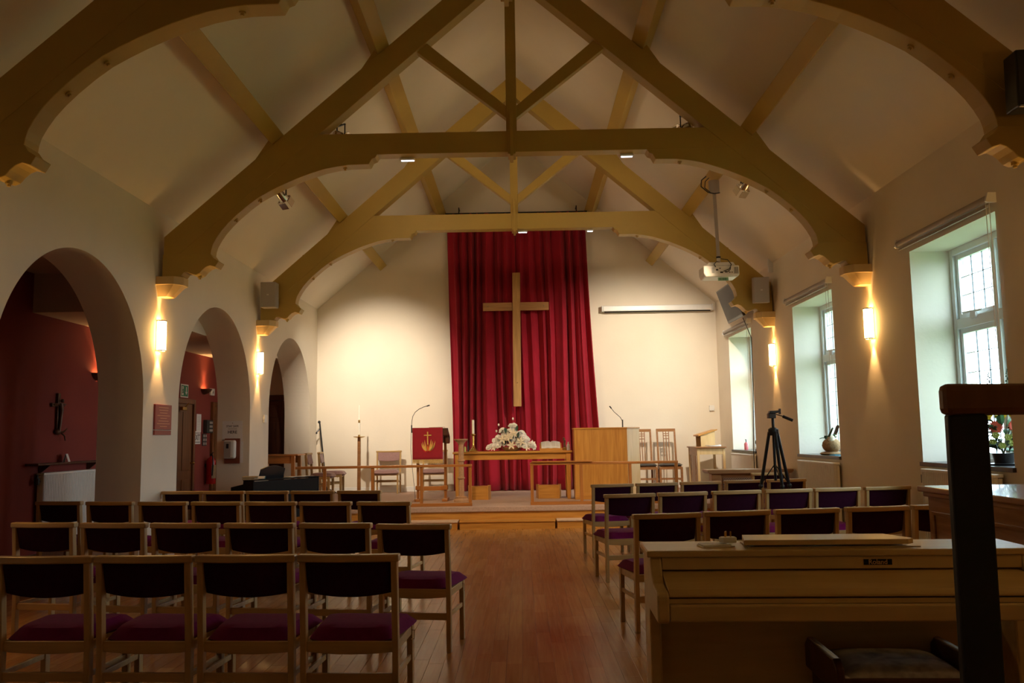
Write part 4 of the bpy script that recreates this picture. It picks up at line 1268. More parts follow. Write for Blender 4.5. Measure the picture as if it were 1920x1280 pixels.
# ------------------------------------------------------------------ black digital piano on the left
t = thing('digital_piano', 'black digital piano at an angle before the stage on the left', 'piano', (-3.71, 12.0, 0), math.atan2(1.1, 0.65))
prof = [(0.0, 0.05), (0.0, 0.835), (0.20, 0.835), (0.205, 0.79), (0.45, 0.745), (0.45, 0.60), (0.2, 0.58), (0.2, 0.05)]
for x in (0.0, 1.255):
    mb = MB(); mb.prism(prof, 'x', x, x + 0.025); mb.build('end_panel', 'black_matt', t, bevel=0.004)
mb = MB(); mb.box(0.026, 0.004, 0.28, 1.254, 0.022, 0.83); mb.build('back_panel', 'black_matt', t)
mb = MB(); mb.box(0.0, -0.005, 0.836, 1.28, 0.21, 0.85); mb.build('top_lid', 'black_matt', t, bevel=0.004)
mb = MB(); mb.box(0.026, 0.205, 0.60, 1.254, 0.44, 0.70); mb.build('keybed', 'black_matt', t)
mb = MB(); mb.box(0.04, 0.30, 0.70, 1.24, 0.44, 0.72); mb.build('key_cover', 'black_matt', t)
mb = MB()
def ms(u, v):
    x = 0.20 + 0.46 * u
    return (x, 0.13 - 0.05 * v, 0.85 + v * (0.14 + 0.045 * (1 - (2 * u - 1) ** 2)))
mb.grid(ms, 12, 3); o = mb.build('music_rest', 'black_plastic', t); sm = o.modifiers.new('t', 'SOLIDIFY'); sm.thickness = 0.012
for x in (0.0, 1.20):
    mb = MB(); mb.box(x, 0.0, 0, x + 0.08, 0.36, 0.05); mb.build('foot', 'black_matt', t, bevel=0.004)
pz = math.atan2(1.1, 0.65)
def on_piano(lx, ly, z):
    c, s = math.cos(pz), math.sin(pz)
    return (-3.71 + lx * c - ly * s, 12.0 + lx * s + ly * c, z)
t = thing('hymnbook_pile', 'pile of tan and blue books on the black piano', 'books', on_piano(0.10, 0.09, 0.8505), 0.2)
mb = MB(); mb.box(-0.16, -0.06, 0, 0.05, 0.06, 0.025); mb.box(-0.16, -0.06, 0.03, 0.05, 0.06, 0.05); mb.build('book', 'book_tan', t, bevel=0.003)
mb = MB(); mb.box(0.0, -0.06, 0.026, 0.15, 0.06, 0.030); mb.build('booklet', 'book_blue', t, rot=(0.25, 0, 0))
mb = MB(); mb.box(0.005, -0.065, 0.031, 0.14, 0.05, 0.035); mb.build('page', 'paper', t, rot=(0.25, 0, 0))
t = thing('sheet_music', 'white sheet music lying on the right end of the black piano', 'papers', on_piano(0.98, 0.10, 0.851), pz)
for k in range(2):
    mb = MB(); mb.grid(lambda u, v, k=k: (-0.22 + 0.21 * u + 0.22 * k, -0.08 + 0.17 * v, 0.003 + 0.012 * u * (1 - u) * 4 * 0.5), 6, 2); o = mb.build('sheet', 'paper', t, True); sm = o.modifiers.new('t', 'SOLIDIFY'); sm.thickness = 0.002

# carved chest and tripod on the right
t = thing('carved_chest', 'low carved wooden chest with a bead-edged top below the stage on the right', 'chest', (3.35, 13.03, 0))
mb = MB(); mb.prism([(-0.60, 0.80), (-0.63, 0.83), (-0.63, 0.858), (0.63, 0.858), (0.63, 0.83), (0.60, 0.80)], 'y', -0.20, 0.19); mb.build('top', 'mid_wood', t, bevel=0.006)
mb = MB(); mb.box(-0.54, -0.15, 0.06, 0.54, 0.15, 0.80); mb.build('body', 'mid_wood', t)
mb = MB(); mb.box(-0.40, -0.162, 0.20, 0.40, -0.151, 0.74); mb.build('lattice_panel', 'cane_lattice', t)
for x in (-0.5, 0.5):
    mb = MB(); mb.box(x - 0.07, -0.175, 0, x + 0.07, -0.151, 0.80); mb.box(x - 0.05, -0.13, 0, x + 0.05, 0.14, 0.06); mb.build('corner_stile', 'mid_wood', t, bevel=0.005)
t = thing('camera_tripod', 'black camera tripod with pan handle standing among the right chairs', 'tripod', (2.875, 9.95, 0))
mb = MB(); mb.cyl((0, 0, 0.85), (0, 0, 1.56), 0.016, 10); mb.build('centre_column', 'black_metal', t, True)
mb = MB(); mb.lathe([(0, 1.36), (0.05, 1.36), (0.06, 1.39), (0.06, 1.43), (0.03, 1.45), (0, 1.45)], 10); mb.build('collar', 'black_plastic', t, True)
mb = MB(); mb.box(-0.055, -0.04, 1.555, 0.03, 0.04, 1.61); mb.prism([(-0.05, 1.61), (-0.035, 1.64), (0.085, 1.645), (0.085, 1.625), (0.03, 1.61)], 'y', -0.035, 0.035); mb.box(0.075, -0.03, 1.60, 0.09, 0.03, 1.665); mb.build('pan_head', 'black_plastic', t, bevel=0.006)
mb = MB(); mb.tube([(0.03, -0.02, 1.60), (0.10, -0.05, 1.575)], 0.006, 6); mb.tube([(0.10, -0.05, 1.575), (0.13, -0.06, 1.56), (0.20, -0.09, 1.525)], 0.017, 8); mb.build('pan_handle', 'black_plastic', t, True)
for a in (PI * 1.5 + 0.15, PI * 0.93, PI * 0.06):
    ca, sa = math.cos(a), math.sin(a)
    lg = MB(); lg.tube([(0.045 * ca, 0.045 * sa, 1.40), (0.165 * ca, 0.165 * sa, 0.78)], 0.019, 8); o = lg.build('leg', 'black_metal', t, True)
    lg = MB(); lg.tube([(0.16 * ca, 0.16 * sa, 0.80), (0.245 * ca, 0.245 * sa, 0.42), (0.32 * ca, 0.32 * sa, 0.015)], 0.012, 8); lg.build('lower_leg', 'black_metal', o, True)
    lg = MB(); lg.ball((0.165 * ca, 0.165 * sa, 0.79), 0.028, 8, 6); lg.ball((0.245 * ca, 0.245 * sa, 0.42), 0.02, 8, 6); lg.ball((0.32 * ca, 0.32 * sa, 0.018), 0.018, 8, 6); lg.build('leg_clamp', 'black_plastic', o, True)
    lg = MB(); lg.tube([(0.012 * ca, 0.012 * sa, 1.02), (0.155 * ca, 0.155 * sa, 0.82)], 0.007, 6); lg.build('brace', 'black_metal', t)

# ------------------------------------------------------------------ beige digital piano in the foreground
RX, RY, RZ = 0.512, 3.78, -0.047
t = thing('beige_piano', 'pale oak digital piano with closed lid in the right foreground', 'piano', (RX, RY, 0), RZ)
RW = 1.47
cheek = [(0, 0.10), (0, 0.915), (-0.285, 0.915), (-0.30, 0.88), (-0.325, 0.85), (-0.37, 0.828), (-0.42, 0.822), (-0.49, 0.82), (-0.515, 0.81), (-0.52, 0.79), (-0.52, 0.715), (-0.50, 0.705), (-0.22, 0.70), (-0.20, 0.66), (-0.20, 0.10)]
for x0, x1 in ((0.0, 0.045), (RW - 0.045, RW)):
    mb = MB(); mb.prism(cheek, 'x', x0, x1); mb.build('cheek', 'piano_oak', t, bevel=0.008)
    mb = MB(); mb.box(x0 - 0.005, -0.42, 0.0, x1 + 0.005, 0.03, 0.10); mb.build('foot', 'piano_oak', t, bevel=0.006)
mb = MB(); mb.box(-0.012, -0.298, 0.915, RW + 0.012, 0.012, 0.94); mb.build('top_lid', 'piano_oak', t, bevel=0.005)
mb = MB(); mb.box(0.046, -0.29, 0.866, RW - 0.046, -0.26, 0.914); mb.build('front_fascia', 'piano_oak', t, bevel=0.003)
mb = MB(); mb.box(0.046, -0.255, 0.845, RW - 0.046, -0.24, 0.90); mb.build('shadow_gap', 'black_matt', t)
mb = MB(); mb.prism([(-0.262, 0.862), (-0.47, 0.822), (-0.488, 0.805), (-0.488, 0.795), (-0.25, 0.84)], 'x', 0.047, RW - 0.047); mb.build('fallboard', 'piano_oak', t, bevel=0.004)
mb = MB(); mb.box(0.046, -0.49, 0.774, RW - 0.046, -0.47, 0.790); mb.build('lid_gap', 'piano_oak', t)
mb = MB(); mb.box(0.046, -0.515, 0.712, RW - 0.046, -0.20, 0.772); mb.build('key_slip', 'piano_oak', t, bevel=0.006)
mb = MB(); mb.box(0.046, -0.05, 0.12, RW - 0.046, -0.03, 0.62); mb.build('kick_panel', 'piano_oak', t)
mb = MB(); mb.box(0.046, -0.03, 0.70, RW - 0.046, -0.012, 0.914); mb.build('rear_panel', 'piano_oak', t)
mb = MB(); mb.box(0.40, -0.235, 0.941, 1.07, -0.05, 0.944); mb.prism([(0.38, -0.24), (1.02, -0.24), (1.05, -0.21), (0.99, -0.05), (0.41, -0.05)], 'z', 0.952, 0.972); mb.box(0.45, -0.12, 0.944, 0.48, -0.09, 0.953); mb.box(0.95, -0.12, 0.944, 0.98, -0.09, 0.953); mb.build('music_rest', 'piano_oak', t, bevel=0.003)
mb = MB(); mb.box(0.826, -0.2915, 0.880, 0.934, -0.290, 0.902); mb.build('badge', 'black_matt', t)
text('maker_lettering', 'Roland', 0.026, 'pale_oak', t, (0.88, -0.2925, 0.891), (PI / 2, 0, 0), 0.0005, 'CENTER', 0.0004)
for x in (0.60, 0.72, 0.84):
    mb = MB(); mb.bar((x, -0.06, 0.10), (x, -0.14, 0.07), 0.03, 0.008); mb.build('pedal', 'brass', t, bevel=0.003)
def on_roland(lx, ly, z):
    c, s = math.cos(RZ), math.sin(RZ)
    return (RX + lx * c - ly * s, RY + lx * s + ly * c, z)
t = thing('plug_adapter', 'white three-pin plug on top of the beige piano', 'plug', on_roland(0.335, -0.14, 0.946), 0.2)
mb = MB(); mb.prism([(-0.03, -0.02), (0.03, -0.02), (0.036, 0.01), (0.02, 0.028), (-0.02, 0.028), (-0.036, 0.01)], 'z', 0.006, 0.028); mb.build('body', 'white_plastic', t, bevel=0.004)
mb = MB()
for x, y in ((-0.012, 0.0), (0.012, 0.0), (0, 0.018)):
    mb.box(x - 0.002, y - 0.004, 0.028, x + 0.002, y + 0.004, 0.05)
mb.build('pins', 'brass', t)
mb = MB(); mb.box(-0.085, -0.05, 0, 0.045, 0.04, 0.004); mb.box(-0.08, -0.045, 0.005, 0.03, 0.035, 0.008)
tag(mb.build('note_paper', 'paper', None, loc=on_roland(0.30, -0.15, 0.9405), rot=(0, 0, 0.1)), 'small white note slips under the plug on the beige piano', 'papers')

# piano stool
t = thing('piano_stool', 'dark wooden piano stool with raised ends and a striped pad, under the beige piano', 'stool', (1.41, 3.47, 0), RZ)
mb = MB(); mb.box(-0.235, -0.20, 0.46, 0.235, 0.20, 0.50); mb.build('frame', 'dark_wood', t, bevel=0.006)
mb = MB()
def sp_(u, v):
    s, q = 2 * u - 1, 2 * v - 1
    return (s * 0.215, q * 0.19, 0.50 + 0.035 * ((1 - s ** 4) * (1 - q ** 4)) ** 0.5)
mb.grid(sp_, 14, 10); mb.build('seat_pad', 'stripe_fabric', t, True)
for s in (-1, 1):
    mb = MB(); mb.prism([(-0.21, 0.44), (0.21, 0.44), (0.21, 0.535), (0.17, 0.565), (-0.17, 0.565), (-0.21, 0.535)], 'x', s * 0.236, s * 0.268); mb.build('end_rail', 'dark_wood', t, bevel=0.008)
    for q in (-1, 1):
        mb = MB(); mb.box(s * 0.225 - 0.02, q * 0.18 - 0.02, 0, s * 0.225 + 0.02, q * 0.18 + 0.02, 0.46); mb.build('leg', 'dark_wood', t, bevel=0.003)

# organ console at the right edge
t = thing('organ_console', 'large polished wooden organ console at the right edge', 'organ', (3.22, 4.95, 0))
mb = MB(); mb.prism([(-0.74, -0.60), (0.74, -0.60), (0.74, 0.58), (-0.74, 0.58)], 'z', 1.015, 1.05); mb.build('top', 'organ_wood', t, bevel=0.008)
mb = MB(); mb.box(-0.715, -0.58, 0.985, 0.715, 0.56, 1.015); mb.build('moulding', 'organ_wood', t, bevel=0.008)
mb = MB(); mb.box(-0.69, -0.56, 0.0, 0.69, 0.54, 0.985); mb.build('body', 'organ_wood', t)
for y0, y1 in ((-0.50, -0.04), (0.04, 0.48)):
    for z0, z1 in ((0.12, 0.50), (0.56, 0.90)):
        mb = MB()
        w = 0.02
        mb.box(-0.702, y0, z0, -0.691, y1, z0 + w); mb.box(-0.702, y0, z1 - w, -0.691, y1, z1); mb.box(-0.702, y0, z0 + w, -0.691, y0 + w, z1 - w); mb.box(-0.702, y1 - w, z0 + w, -0.691, y1, z1 - w)
        mb.build('panel_moulding', 'organ_wood', t, bevel=0.003)

# tall stool back right in front of the camera
t = thing('tall_stool', 'tall black metal stool with a wooden back rail at the right, closest to the camera', 'stool', (0.79, 1.1, 0))
mb = MB()
sec = []
for i in range(17):
    u = i / 16
    sec.append((-0.258 + 0.516 * u, 0.03 * (1 - (2 * u - 1) ** 2)))
mb.prism([(x, y - 0.012) for x, y in sec] + [(x, y + 0.014) for x, y in reversed(sec)], 'z', 1.417, 1.457); mb.build('back_rail', 'door_wood', t, bevel=0.009)  # darker wood stands in for the shade on this backlit rail
for s in (-1, 1):
    mb = MB(); mb.bar((s * 0.226, 0.006, 1.418), (s * 0.238, -0.005, 0.78), 0.05, 0.014, (0, 1, 0)); mb.build('back_post', 'black_metal', t, bevel=0.003)
    for q in (0, 1):
        mb = MB(); mb.bar((s * 0.225, -0.01 - 0.36 * q, 0.76), (s * 0.25, 0.02 - 0.42 * q, 0.0), 0.035, 0.02, (0, 1, 0)); mb.build('leg', 'black_metal', t, bevel=0.003)
mb = MB(); cushion(mb, 0.21, 0.22, -0.40, 0.0, 0.76, 0.81); mb.build('seat', 'black_vinyl', t, True)
mb = MB(); mb.box(-0.235, -0.405, 0.28, 0.235, -0.385, 0.30); mb.build('footrest', 'black_metal', t)

# ------------------------------------------------------------------ projector, screens and loudspeakers
t = thing('projector', 'white projector hanging on a grey pole from the right roof slope', 'projector', (2.72, 11.6, 3.48))
mb = MB(); mb.prism([(-0.24, 0.05), (-0.215, 0.0), (0.215, 0.0), (0.24, 0.03), (0.24, 0.155), (-0.24, 0.155)], 'y', -0.15, 0.17); mb.build('case', 'white_plastic', t, bevel=0.015)
mb = MB(); mb.prism([(-0.19, 0.156), (-0.16, 0.205), (0.17, 0.205), (0.20, 0.156)], 'y', -0.12, 0.12); mb.build('mount_cradle', 'white_plastic', t, bevel=0.008)
mb = MB()
for x, z, w, h in ((-0.06, 0.095, 0.03, 0.02), (0.0, 0.06, 0.04, 0.02), (0.06, 0.065, 0.035, 0.016), (0.11, 0.06, 0.014, 0.014), (0.14, 0.06, 0.014, 0.014), (-0.02, 0.115, 0.02, 0.012)):
    mb.box(x - w / 2, -0.1515, z - h / 2, x + w / 2, -0.150, z + h / 2)
for k in range(6):
    mb.box(0.17 + k * 0.01, -0.1512, 0.04, 0.174 + k * 0.01, -0.150, 0.13); mb.box(-0.13 + k * 0.006, -0.1512, 0.05, -0.128 + k * 0.006, -0.150, 0.13)
mb.build('ports', 'black_plastic', t)
mb = MB(); mb.box(-0.04, -0.10, -0.045, 0.10, -0.094, -0.002); o = mb.build('hanging_tag', 'pale_green', t)
mb = MB()
for x in (-0.025, -0.005, 0.02, 0.035, 0.05, 0.065): mb.box(x, -0.1012, -0.038, x + 0.006, -0.1002, -0.010)
mb.build('tag_print', 'leaf_dark', o)
mb = MB(); mb.tube([(0.0, 0, 0.205), (0.0, 0, 0.28)], 0.026, 12); mb.build('lower_pole', 'white_plastic', t, True)
mb = MB(); mb.tube([(0.0, 0, 0.28), (0.0, 0, 0.305)], 0.032, 12); mb.build('collar', 'black_plastic', t, True)
mb = MB(); mb.tube([(0.0, 0, 0.305), (-0.02, 0, 1.22)], 0.024, 12); mb.build('pole', 'speaker_grey', t, True)
mb = MB(); mb.tube([(-0.02, 0, 1.20), (-0.02, 0, 1.235), (-0.02, 0, 1.36)], 0.075, 12); mb.build('ceiling_mount', 'speaker_grey', t, True)
mb = MB()
mb.tube([(0.01, -0.03, 0.22), (-0.06, -0.13, 0.21), (-0.10, -0.16, 0.17), (-0.08, -0.165, 0.13)], 0.006, 6)
mb.tube([(0.03, -0.02, 0.27), (0.10, -0.10, 0.24), (0.13, -0.17, 0.16), (0.10, -0.175, 0.10), (0.02, -0.165, 0.07)], 0.006, 6)
mb.tube([(0.08, -0.165, 0.065), (0.11, -0.18, 0.09), (0.12, -0.17, 0.15)], 0.005, 6)
mb.tube([(-0.13, -0.03, 1.42), (-0.20, -0.06, 1.36), (-0.21, -0.06, 1.27), (-0.12, -0.06, 1.19), (-0.03, -0.05, 1.17), (0.05, -0.02, 1.19)], 0.008, 6)
mb.tube([(-0.09, -0.03, 1.40), (-0.15, -0.06, 1.34), (-0.16, -0.06, 1.25), (-0.08, -0.06, 1.18)], 0.006, 6)
mb.build('cables', 'black_plastic', t, True)
def loudspeaker(loc, rz, tilt, label, m='speaker_grey'):
    t = thing('loudspeaker', label, 'loudspeaker', loc, rz, 'box loudspeakers on the trusses')
    mb = MB(); mb.box(-0.12, -0.10, -0.20, 0.12, 0.09, 0.20); o = mb.build('cabinet', m, t, bevel=0.012, rot=(tilt, 0, 0))
    mb = MB(); mb.box(-0.112, -0.106, -0.192, 0.112, -0.10, 0.192); g = mb.build('grille', m, o, bevel=0.004)
    mb = MB(); mb.box(-0.012, -0.109, -0.01, -0.004, -0.106, 0.01); mb.box(0.004, -0.109, -0.01, 0.012, -0.106, 0.01); mb.build('maker_mark', 'white_plastic', o)
    mb = MB(); mb.box(-0.02, 0.08, -0.03, 0.02, 0.20, 0.03); mb.build('bracket', 'black_metal', t)
loudspeaker((-3.925, Y3 - 0.28, 3.655), 0.0, 0.03, 'grey box loudspeaker on the left foot of the truss by the stage')
loudspeaker((3.765, Y3 - 0.30, 3.60), -0.12, 0.12, 'pale box loudspeaker on the right foot of the truss by the stage')
loudspeaker((3.55, TRUSS_Y[0] - 0.32, 3.78), -0.1, 0.05, 'dark loudspeaker on the near truss, cut off by the right picture edge', 'black_plastic')
# television on the right wall, tilted down
t = thing('television', 'black flat television tilted down on the window wall by the stage', 'television', (3.70, 15.05, 3.66))
tl = Matrix.Rotation(0.36, 3, 'Y')
mb = MB(); mb.box(-0.02, -0.53, -0.31, 0.03, 0.53, 0.31); b_ = mb.build('casing', 'black_plastic', t, bevel=0.008, rot=(0, -0.33, 0))
mb = MB(); mb.box(-0.023, -0.505, -0.265, -0.0205, 0.505, 0.285); mb.build('screen', 'screen_grey', b_)
mb = MB(); mb.box(0.03, -0.15, -0.12, 0.07, 0.15, 0.12); mb.build('mount_plate', 'black_metal', b_)
mb = MB(); mb.bar((0.05, 0, -0.05), (0.32, 0, -0.02), 0.06, 0.04); mb.build('wall_arm', 'black_metal', t)
mb = MB(); mb.tube([(3.80, 14.62, 3.34), (3.94, 14.66, 3.0), (3.97, 14.80, 2.2), (3.93, 14.74, 1.6), (3.90, 14.70, 1.15), (3.90, 14.68, 0.7)], 0.007, 6)
tag(mb.build('television_cable', 'black_plastic', None, True), 'long black cable hanging from the television past the far window', 'cable')

# small white boxes on walls
def wall_box(loc, size, label, m='white_plastic'):
    t = thing('wall_switch', label, 'switch', loc)
    mb = MB(); mb.box(-size[0] / 2, -size[1] / 2, -size[2] / 2, size[0] / 2, size[1] / 2, size[2] / 2); o = mb.build('plate', m, t, bevel=0.006)
    mb = MB(); mb.box(-size[0] * 0.55, -size[1] * 0.55, -size[2] * 0.15, size[0] * 0.55, size[1] * 0.2, size[2] * 0.15); mb.build('rocker', m, t, bevel=0.003)
wall_box((XL + 0.02, 13.98, 1.74), (0.03, 0.12, 0.13), 'small white switch box on the pier between the second and third arch')
wall_box((3.86, YB - 0.02, 1.90), (0.10, 0.035, 0.11), 'small white switch box on the back wall near the right corner')
wall_box((3.98, Y3 - 0.14, 4.02), (0.07, 0.05, 0.22), 'small white junction box above the right truss foot by the stage')

# ------------------------------------------------------------------ left wall and side aisle
t = thing('plaque', 'red memorial plaque with faint lettering on the pier between the arches', 'plaque', (XL, 10.0, 1.65))
mb = MB(); mb.box(0.0, -0.23, -0.115, 0.022, 0.23, 0.175); mb.build('board', 'plaque_red', t, bevel=0.004)
mb = MB(); mb.box(0.0, -0.23, -0.175, 0.02, 0.23, -0.122); mb.build('name_strip', 'plaque_red', t, bevel=0.003)
mb = MB()
pr = random.Random(9)
for k in range(8):
    z = 0.14 - k * 0.031
    w = pr.uniform(0.09, 0.19)
    mb.box(0.022, -w, z - 0.004, 0.0228, w, z + 0.004)
mb.build('faint_lines', 'plaque_gold', t)
# hand sanitiser on the far reveal of the second arch (faces the camera)
YJ = ARCH_Y[1] + AR
t = thing('notice_sheet', 'white hand-cleaning notice in the second arch above the sanitiser', 'notice', (-4.435, YJ, 1.53))
mb = MB(); mb.box(-0.155, -0.003, -0.14, 0.155, 0, 0.165); mb.build('sheet', 'paper', t)
mb = MB(); mb.box(-0.09, -0.0025, -0.47, 0.17, -0.0005, -0.145); mb.build('lower_sheet', 'paper', t)
text('lettering', 'STAY SAFE', 0.040, 'ink', t, (0, -0.0035, 0.085), (PI / 2, 0, 0), 0.0004, 'CENTER', 0.0008)
text('lettering', 'HERE', 0.062, 'ink', t, (0, -0.0035, -0.005), (PI / 2, 0, 0), 0.0004, 'CENTER', 0.0015)
mb = MB(); mb.box(-0.07, -0.0036, 0.052, 0.07, -0.003, 0.058); mb.box(-0.07, -0.0036, 0.034, 0.07, -0.003, 0.040); mb.box(-0.006, -0.0036, 0.125, 0.006, -0.003, 0.142); mb.box(-0.155, -0.0036, -0.135, 0.03, -0.003, -0.115); mb.build('print', 'blind_grey', t)
t = thing('hand_sanitiser', 'white hand sanitiser dispenser on a red-brown board in the second arch', 'dispenser', (-4.44, YJ - 0.0045, 1.24))
mb = MB(); mb.box(-0.105, -0.018, -0.19, 0.13, 0, 0.19); mb.build('backing_board', 'board_red', t, bevel=0.004)
mb = MB(); mb.box(-0.10, -0.115, -0.115, 0.085, -0.019, 0.165); mb.build('dispenser_body', 'white_plastic', t, bevel=0.03)
mb = MB(); mb.box(-0.078, -0.119, -0.095, 0.025, -0.114, 0.145); mb.build('front_cover', 'speaker_grey', t, bevel=0.01)
mb = MB(); mb.box(-0.045, -0.122, 0.04, -0.008, -0.119, 0.11); mb.build('level_window', 'black_plastic', t)

# aisle doors
def panel_door(name, y0, y1, label=None):
    d = sempty(name, (XA, (y0 + y1) / 2, 0))
    h = (y1 - y0) / 2
    mb = MB(); mb.box(0.0, -h, 0, 0.05, -h + 0.08, 2.12); mb.box(0, h - 0.08, 0, 0.05, h, 2.12); mb.box(0, -h + 0.08, 2.04, 0.05, h - 0.08, 2.12); mb.build('door_frame', 'door_wood', d, bevel=0.005)
    mb = MB(); mb.box(0.0, -h + 0.085, 0.01, 0.02, h - 0.085, 2.035); mb.build('door_leaf', 'door_wood', d)
    for z0, z1 in ((0.15, 0.75), (0.9, 1.9)):
        for a, b2 in ((-h + 0.17, -0.05), (0.05, h - 0.17)):
            mb = MB(); mb.box(0.021, a, z0, 0.03, b2, z1); mb.build('door_panel', 'door_wood', d, bevel=0.006)
    mb = MB(); mb.cyl((0.02, h - 0.14, 1.02), (0.07, h - 0.14, 1.02), 0.012, 8); mb.ball((0.08, h - 0.14, 1.02), 0.025, 8, 6); mb.build('door_knob', 'brass', d, True)
panel_door('door_1', 14.10, 15.24)
panel_door('door_2', 16.10, 17.2)
d = sempty('door_3', (-5.2, YB, 0))
mb = MB(); mb.box(-0.5, -0.05, 0, -0.42, 0, 2.3); mb.box(0.42, -0.05, 0, 0.5, 0, 2.3); mb.box(-0.42, -0.05, 2.2, 0.42, 0, 2.3); mb.build('door_frame', 'dark_wood', d, bevel=0.005)
mb = MB(); mb.box(-0.418, -0.025, 0.01, 0.418, 0, 2.195); mb.build('door_leaf', 'dark_wood', d)
for x0, x1 in ((-0.34, -0.05), (0.05, 0.34)):
    for z0, z1 in ((0.2, 0.8), (0.95, 1.75), (1.85, 2.1)):
        mb = MB(); mb.box(x0, -0.034, z0, x1, -0.026, z1); mb.build('door_panel', 'dark_wood', d, bevel=0.005)
t = thing('door_closer', 'small brass door closer at the top of the aisle door', 'door closer', (XA + 0.05, 14.62, 1.95))
mb = MB(); mb.box(0, -0.09, -0.03, 0.05, 0.09, 0.03); mb.build('closer_body', 'brass', t, bevel=0.008)
mb = MB(); mb.bar((0.03, 0.05, 0.03), (0.03, 0.22, 0.10), 0.02, 0.008); mb.build('closer_arm', 'brass', t)
t = thing('exit_sign', 'green running-man exit sign with a down arrow above the aisle door', 'sign', (XA, 14.80, 2.26))
mb = MB(); mb.box(0, -0.17, -0.115, 0.012, 0.17, 0.115); mb.build('board', 'white_plastic', t, bevel=0.003)
mb = MB(); mb.box(0.012, -0.145, -0.092, 0.0135, 0.145, 0.092); mb.build('green_field', 'sign_green', t)
mb = MB()
mb.box(0.0135, -0.125, -0.075, 0.0142, -0.05, 0.075)
mb.build('door_symbol', 'white_plastic', t)
mb = MB()
mb.add([(0.0145, -0.09 + 0.013 * math.cos(a * PI / 4), 0.045 + 0.013 * math.sin(a * PI / 4)) for a in range(8)], [tuple(range(8))])
for p, q in (((-0.09, 0.03), (-0.085, -0.01)), ((-0.085, -0.01), (-0.065, -0.04)), ((-0.085, -0.01), (-0.105, -0.045)), ((-0.09, 0.025), (-0.06, 0.01)), ((-0.09, 0.025), (-0.115, 0.0))):
    mb.bar((0.0145, *p), (0.0145, *q), 0.001, 0.012, (1, 0, 0))
mb.build('running_figure', 'sign_green', t)
mb = MB()
mb.box(0.0135, 0.055, -0.02, 0.0142, 0.085, 0.07)
mb.add([(0.0142, 0.025, -0.015), (0.0142, 0.115, -0.015), (0.0142, 0.07, -0.07)], [(0, 1, 2)])
mb.build('arrow', 'white_plastic', t)
t = thing('alarm_box', 'small white alarm box beside the uplighter on the red wall', 'alarm', (XA, 16.10, 2.30))
mb = MB(); mb.box(0, -0.09, -0.06, 0.04, 0.09, 0.07); mb.build('housing', 'white_plastic', t, bevel=0.006)
mb = MB(); mb.cyl((0.04, 0, 0), (0.046, 0, 0), 0.025, 10); mb.build('sounder', 'speaker_grey', t)
t = thing('rota_sheet', 'long white sheet of paper pinned on the red aisle wall', 'notice', (XA, 15.52, 1.73))
mb = MB(); mb.box(0, -0.11, -0.17, 0.002, 0.11, 0.15); mb.build('sheet', 'paper', t)
mb = MB()
for k in range(9): mb.box(0.002, -0.08, 0.11 - k * 0.03, 0.0025, 0.06, 0.114 - k * 0.03)
mb.build('faint_lines', 'blind_grey', t)
t = thing('exit_notice', 'white paper notice reading EXIT on the red aisle wall', 'notice', (XA, 15.44, 1.46))
mb = MB(); mb.box(0, -0.17, -0.115, 0.003, 0.17, 0.115); mb.build('sheet', 'paper', t)
mb = MB(); mb.box(0.003, -0.155, 0.075, 0.0036, 0.155, 0.085); mb.box(0.003, -0.155, -0.085, 0.0036, 0.155, -0.075); mb.build('border', 'ink', t)
text('lettering', 'EXIT', 0.14, 'ink', t, (0.0038, 0, 0), (PI / 2, 0, PI / 2), 0.0004, 'CENTER', 0.002)
t = thing('control_box', 'grey control box with white labels on the red aisle wall', 'control box', (XA, 15.90, 1.66))
mb = MB(); mb.box(0, -0.16, -0.12, 0.07, 0.16, 0.12); mb.build('housing', 'screen_grey', t, bevel=0.006)
mb = MB()
for z in (-0.07, 0.0, 0.07): mb.box(0.07, -0.03, z - 0.02, 0.072, 0.13, z + 0.02)
mb.build('labels', 'speaker_grey', t)
t = thing('switch_panel', 'grid of light switches below the grey control box', 'switch', (XA, 15.80, 1.42))
mb = MB(); mb.box(0, -0.10, -0.11, 0.012, 0.10, 0.11); mb.build('plate', 'screen_grey', t, bevel=0.003)
mb = MB()
for y in (-0.05, 0.05):
    for z in (-0.07, 0.0, 0.07): mb.box(0.012, y - 0.035, z - 0.022, 0.018, y + 0.035, z + 0.022)
mb.build('rockers', 'speaker_grey', t)
t = thing('fire_extinguisher', 'red fire extinguisher on the red wall inside the second arch', 'fire extinguisher', (XA + 0.11, 15.88, 0.62))
mb = MB(); mb.lathe([(0, 0), (0.08, 0), (0.085, 0.02), (0.085, 0.40), (0.07, 0.45), (0.03, 0.48), (0.02, 0.50), (0, 0.50)], 16); mb.build('cylinder', 'ext_red', t, True)
mb = MB(); mb.box(-0.015, -0.02, 0.50, 0.02, 0.02, 0.54); mb.bar((0, 0, 0.54), (0.06, -0.07, 0.57), 0.018, 0.01); mb.tube([(0.02, -0.02, 0.52), (0.06, -0.09, 0.50), (0.075, -0.11, 0.35), (0.06, -0.10, 0.15)], 0.011, 8); mb.build('valve_and_hose', 'black_plastic', t)
mb = MB(); mb.lathe([(0.0855, 0.10), (0.0865, 0.11), (0.0865, 0.33), (0.0855, 0.34)], 12, (0, 0, 0), -1.1, 0.7); mb.build('label_band', 'book_tan', t, True)
mb = MB(); mb.box(-0.11, -0.03, 0.3, -0.08, 0.03, 0.36); mb.build('wall_bracket', 'black_metal', t)

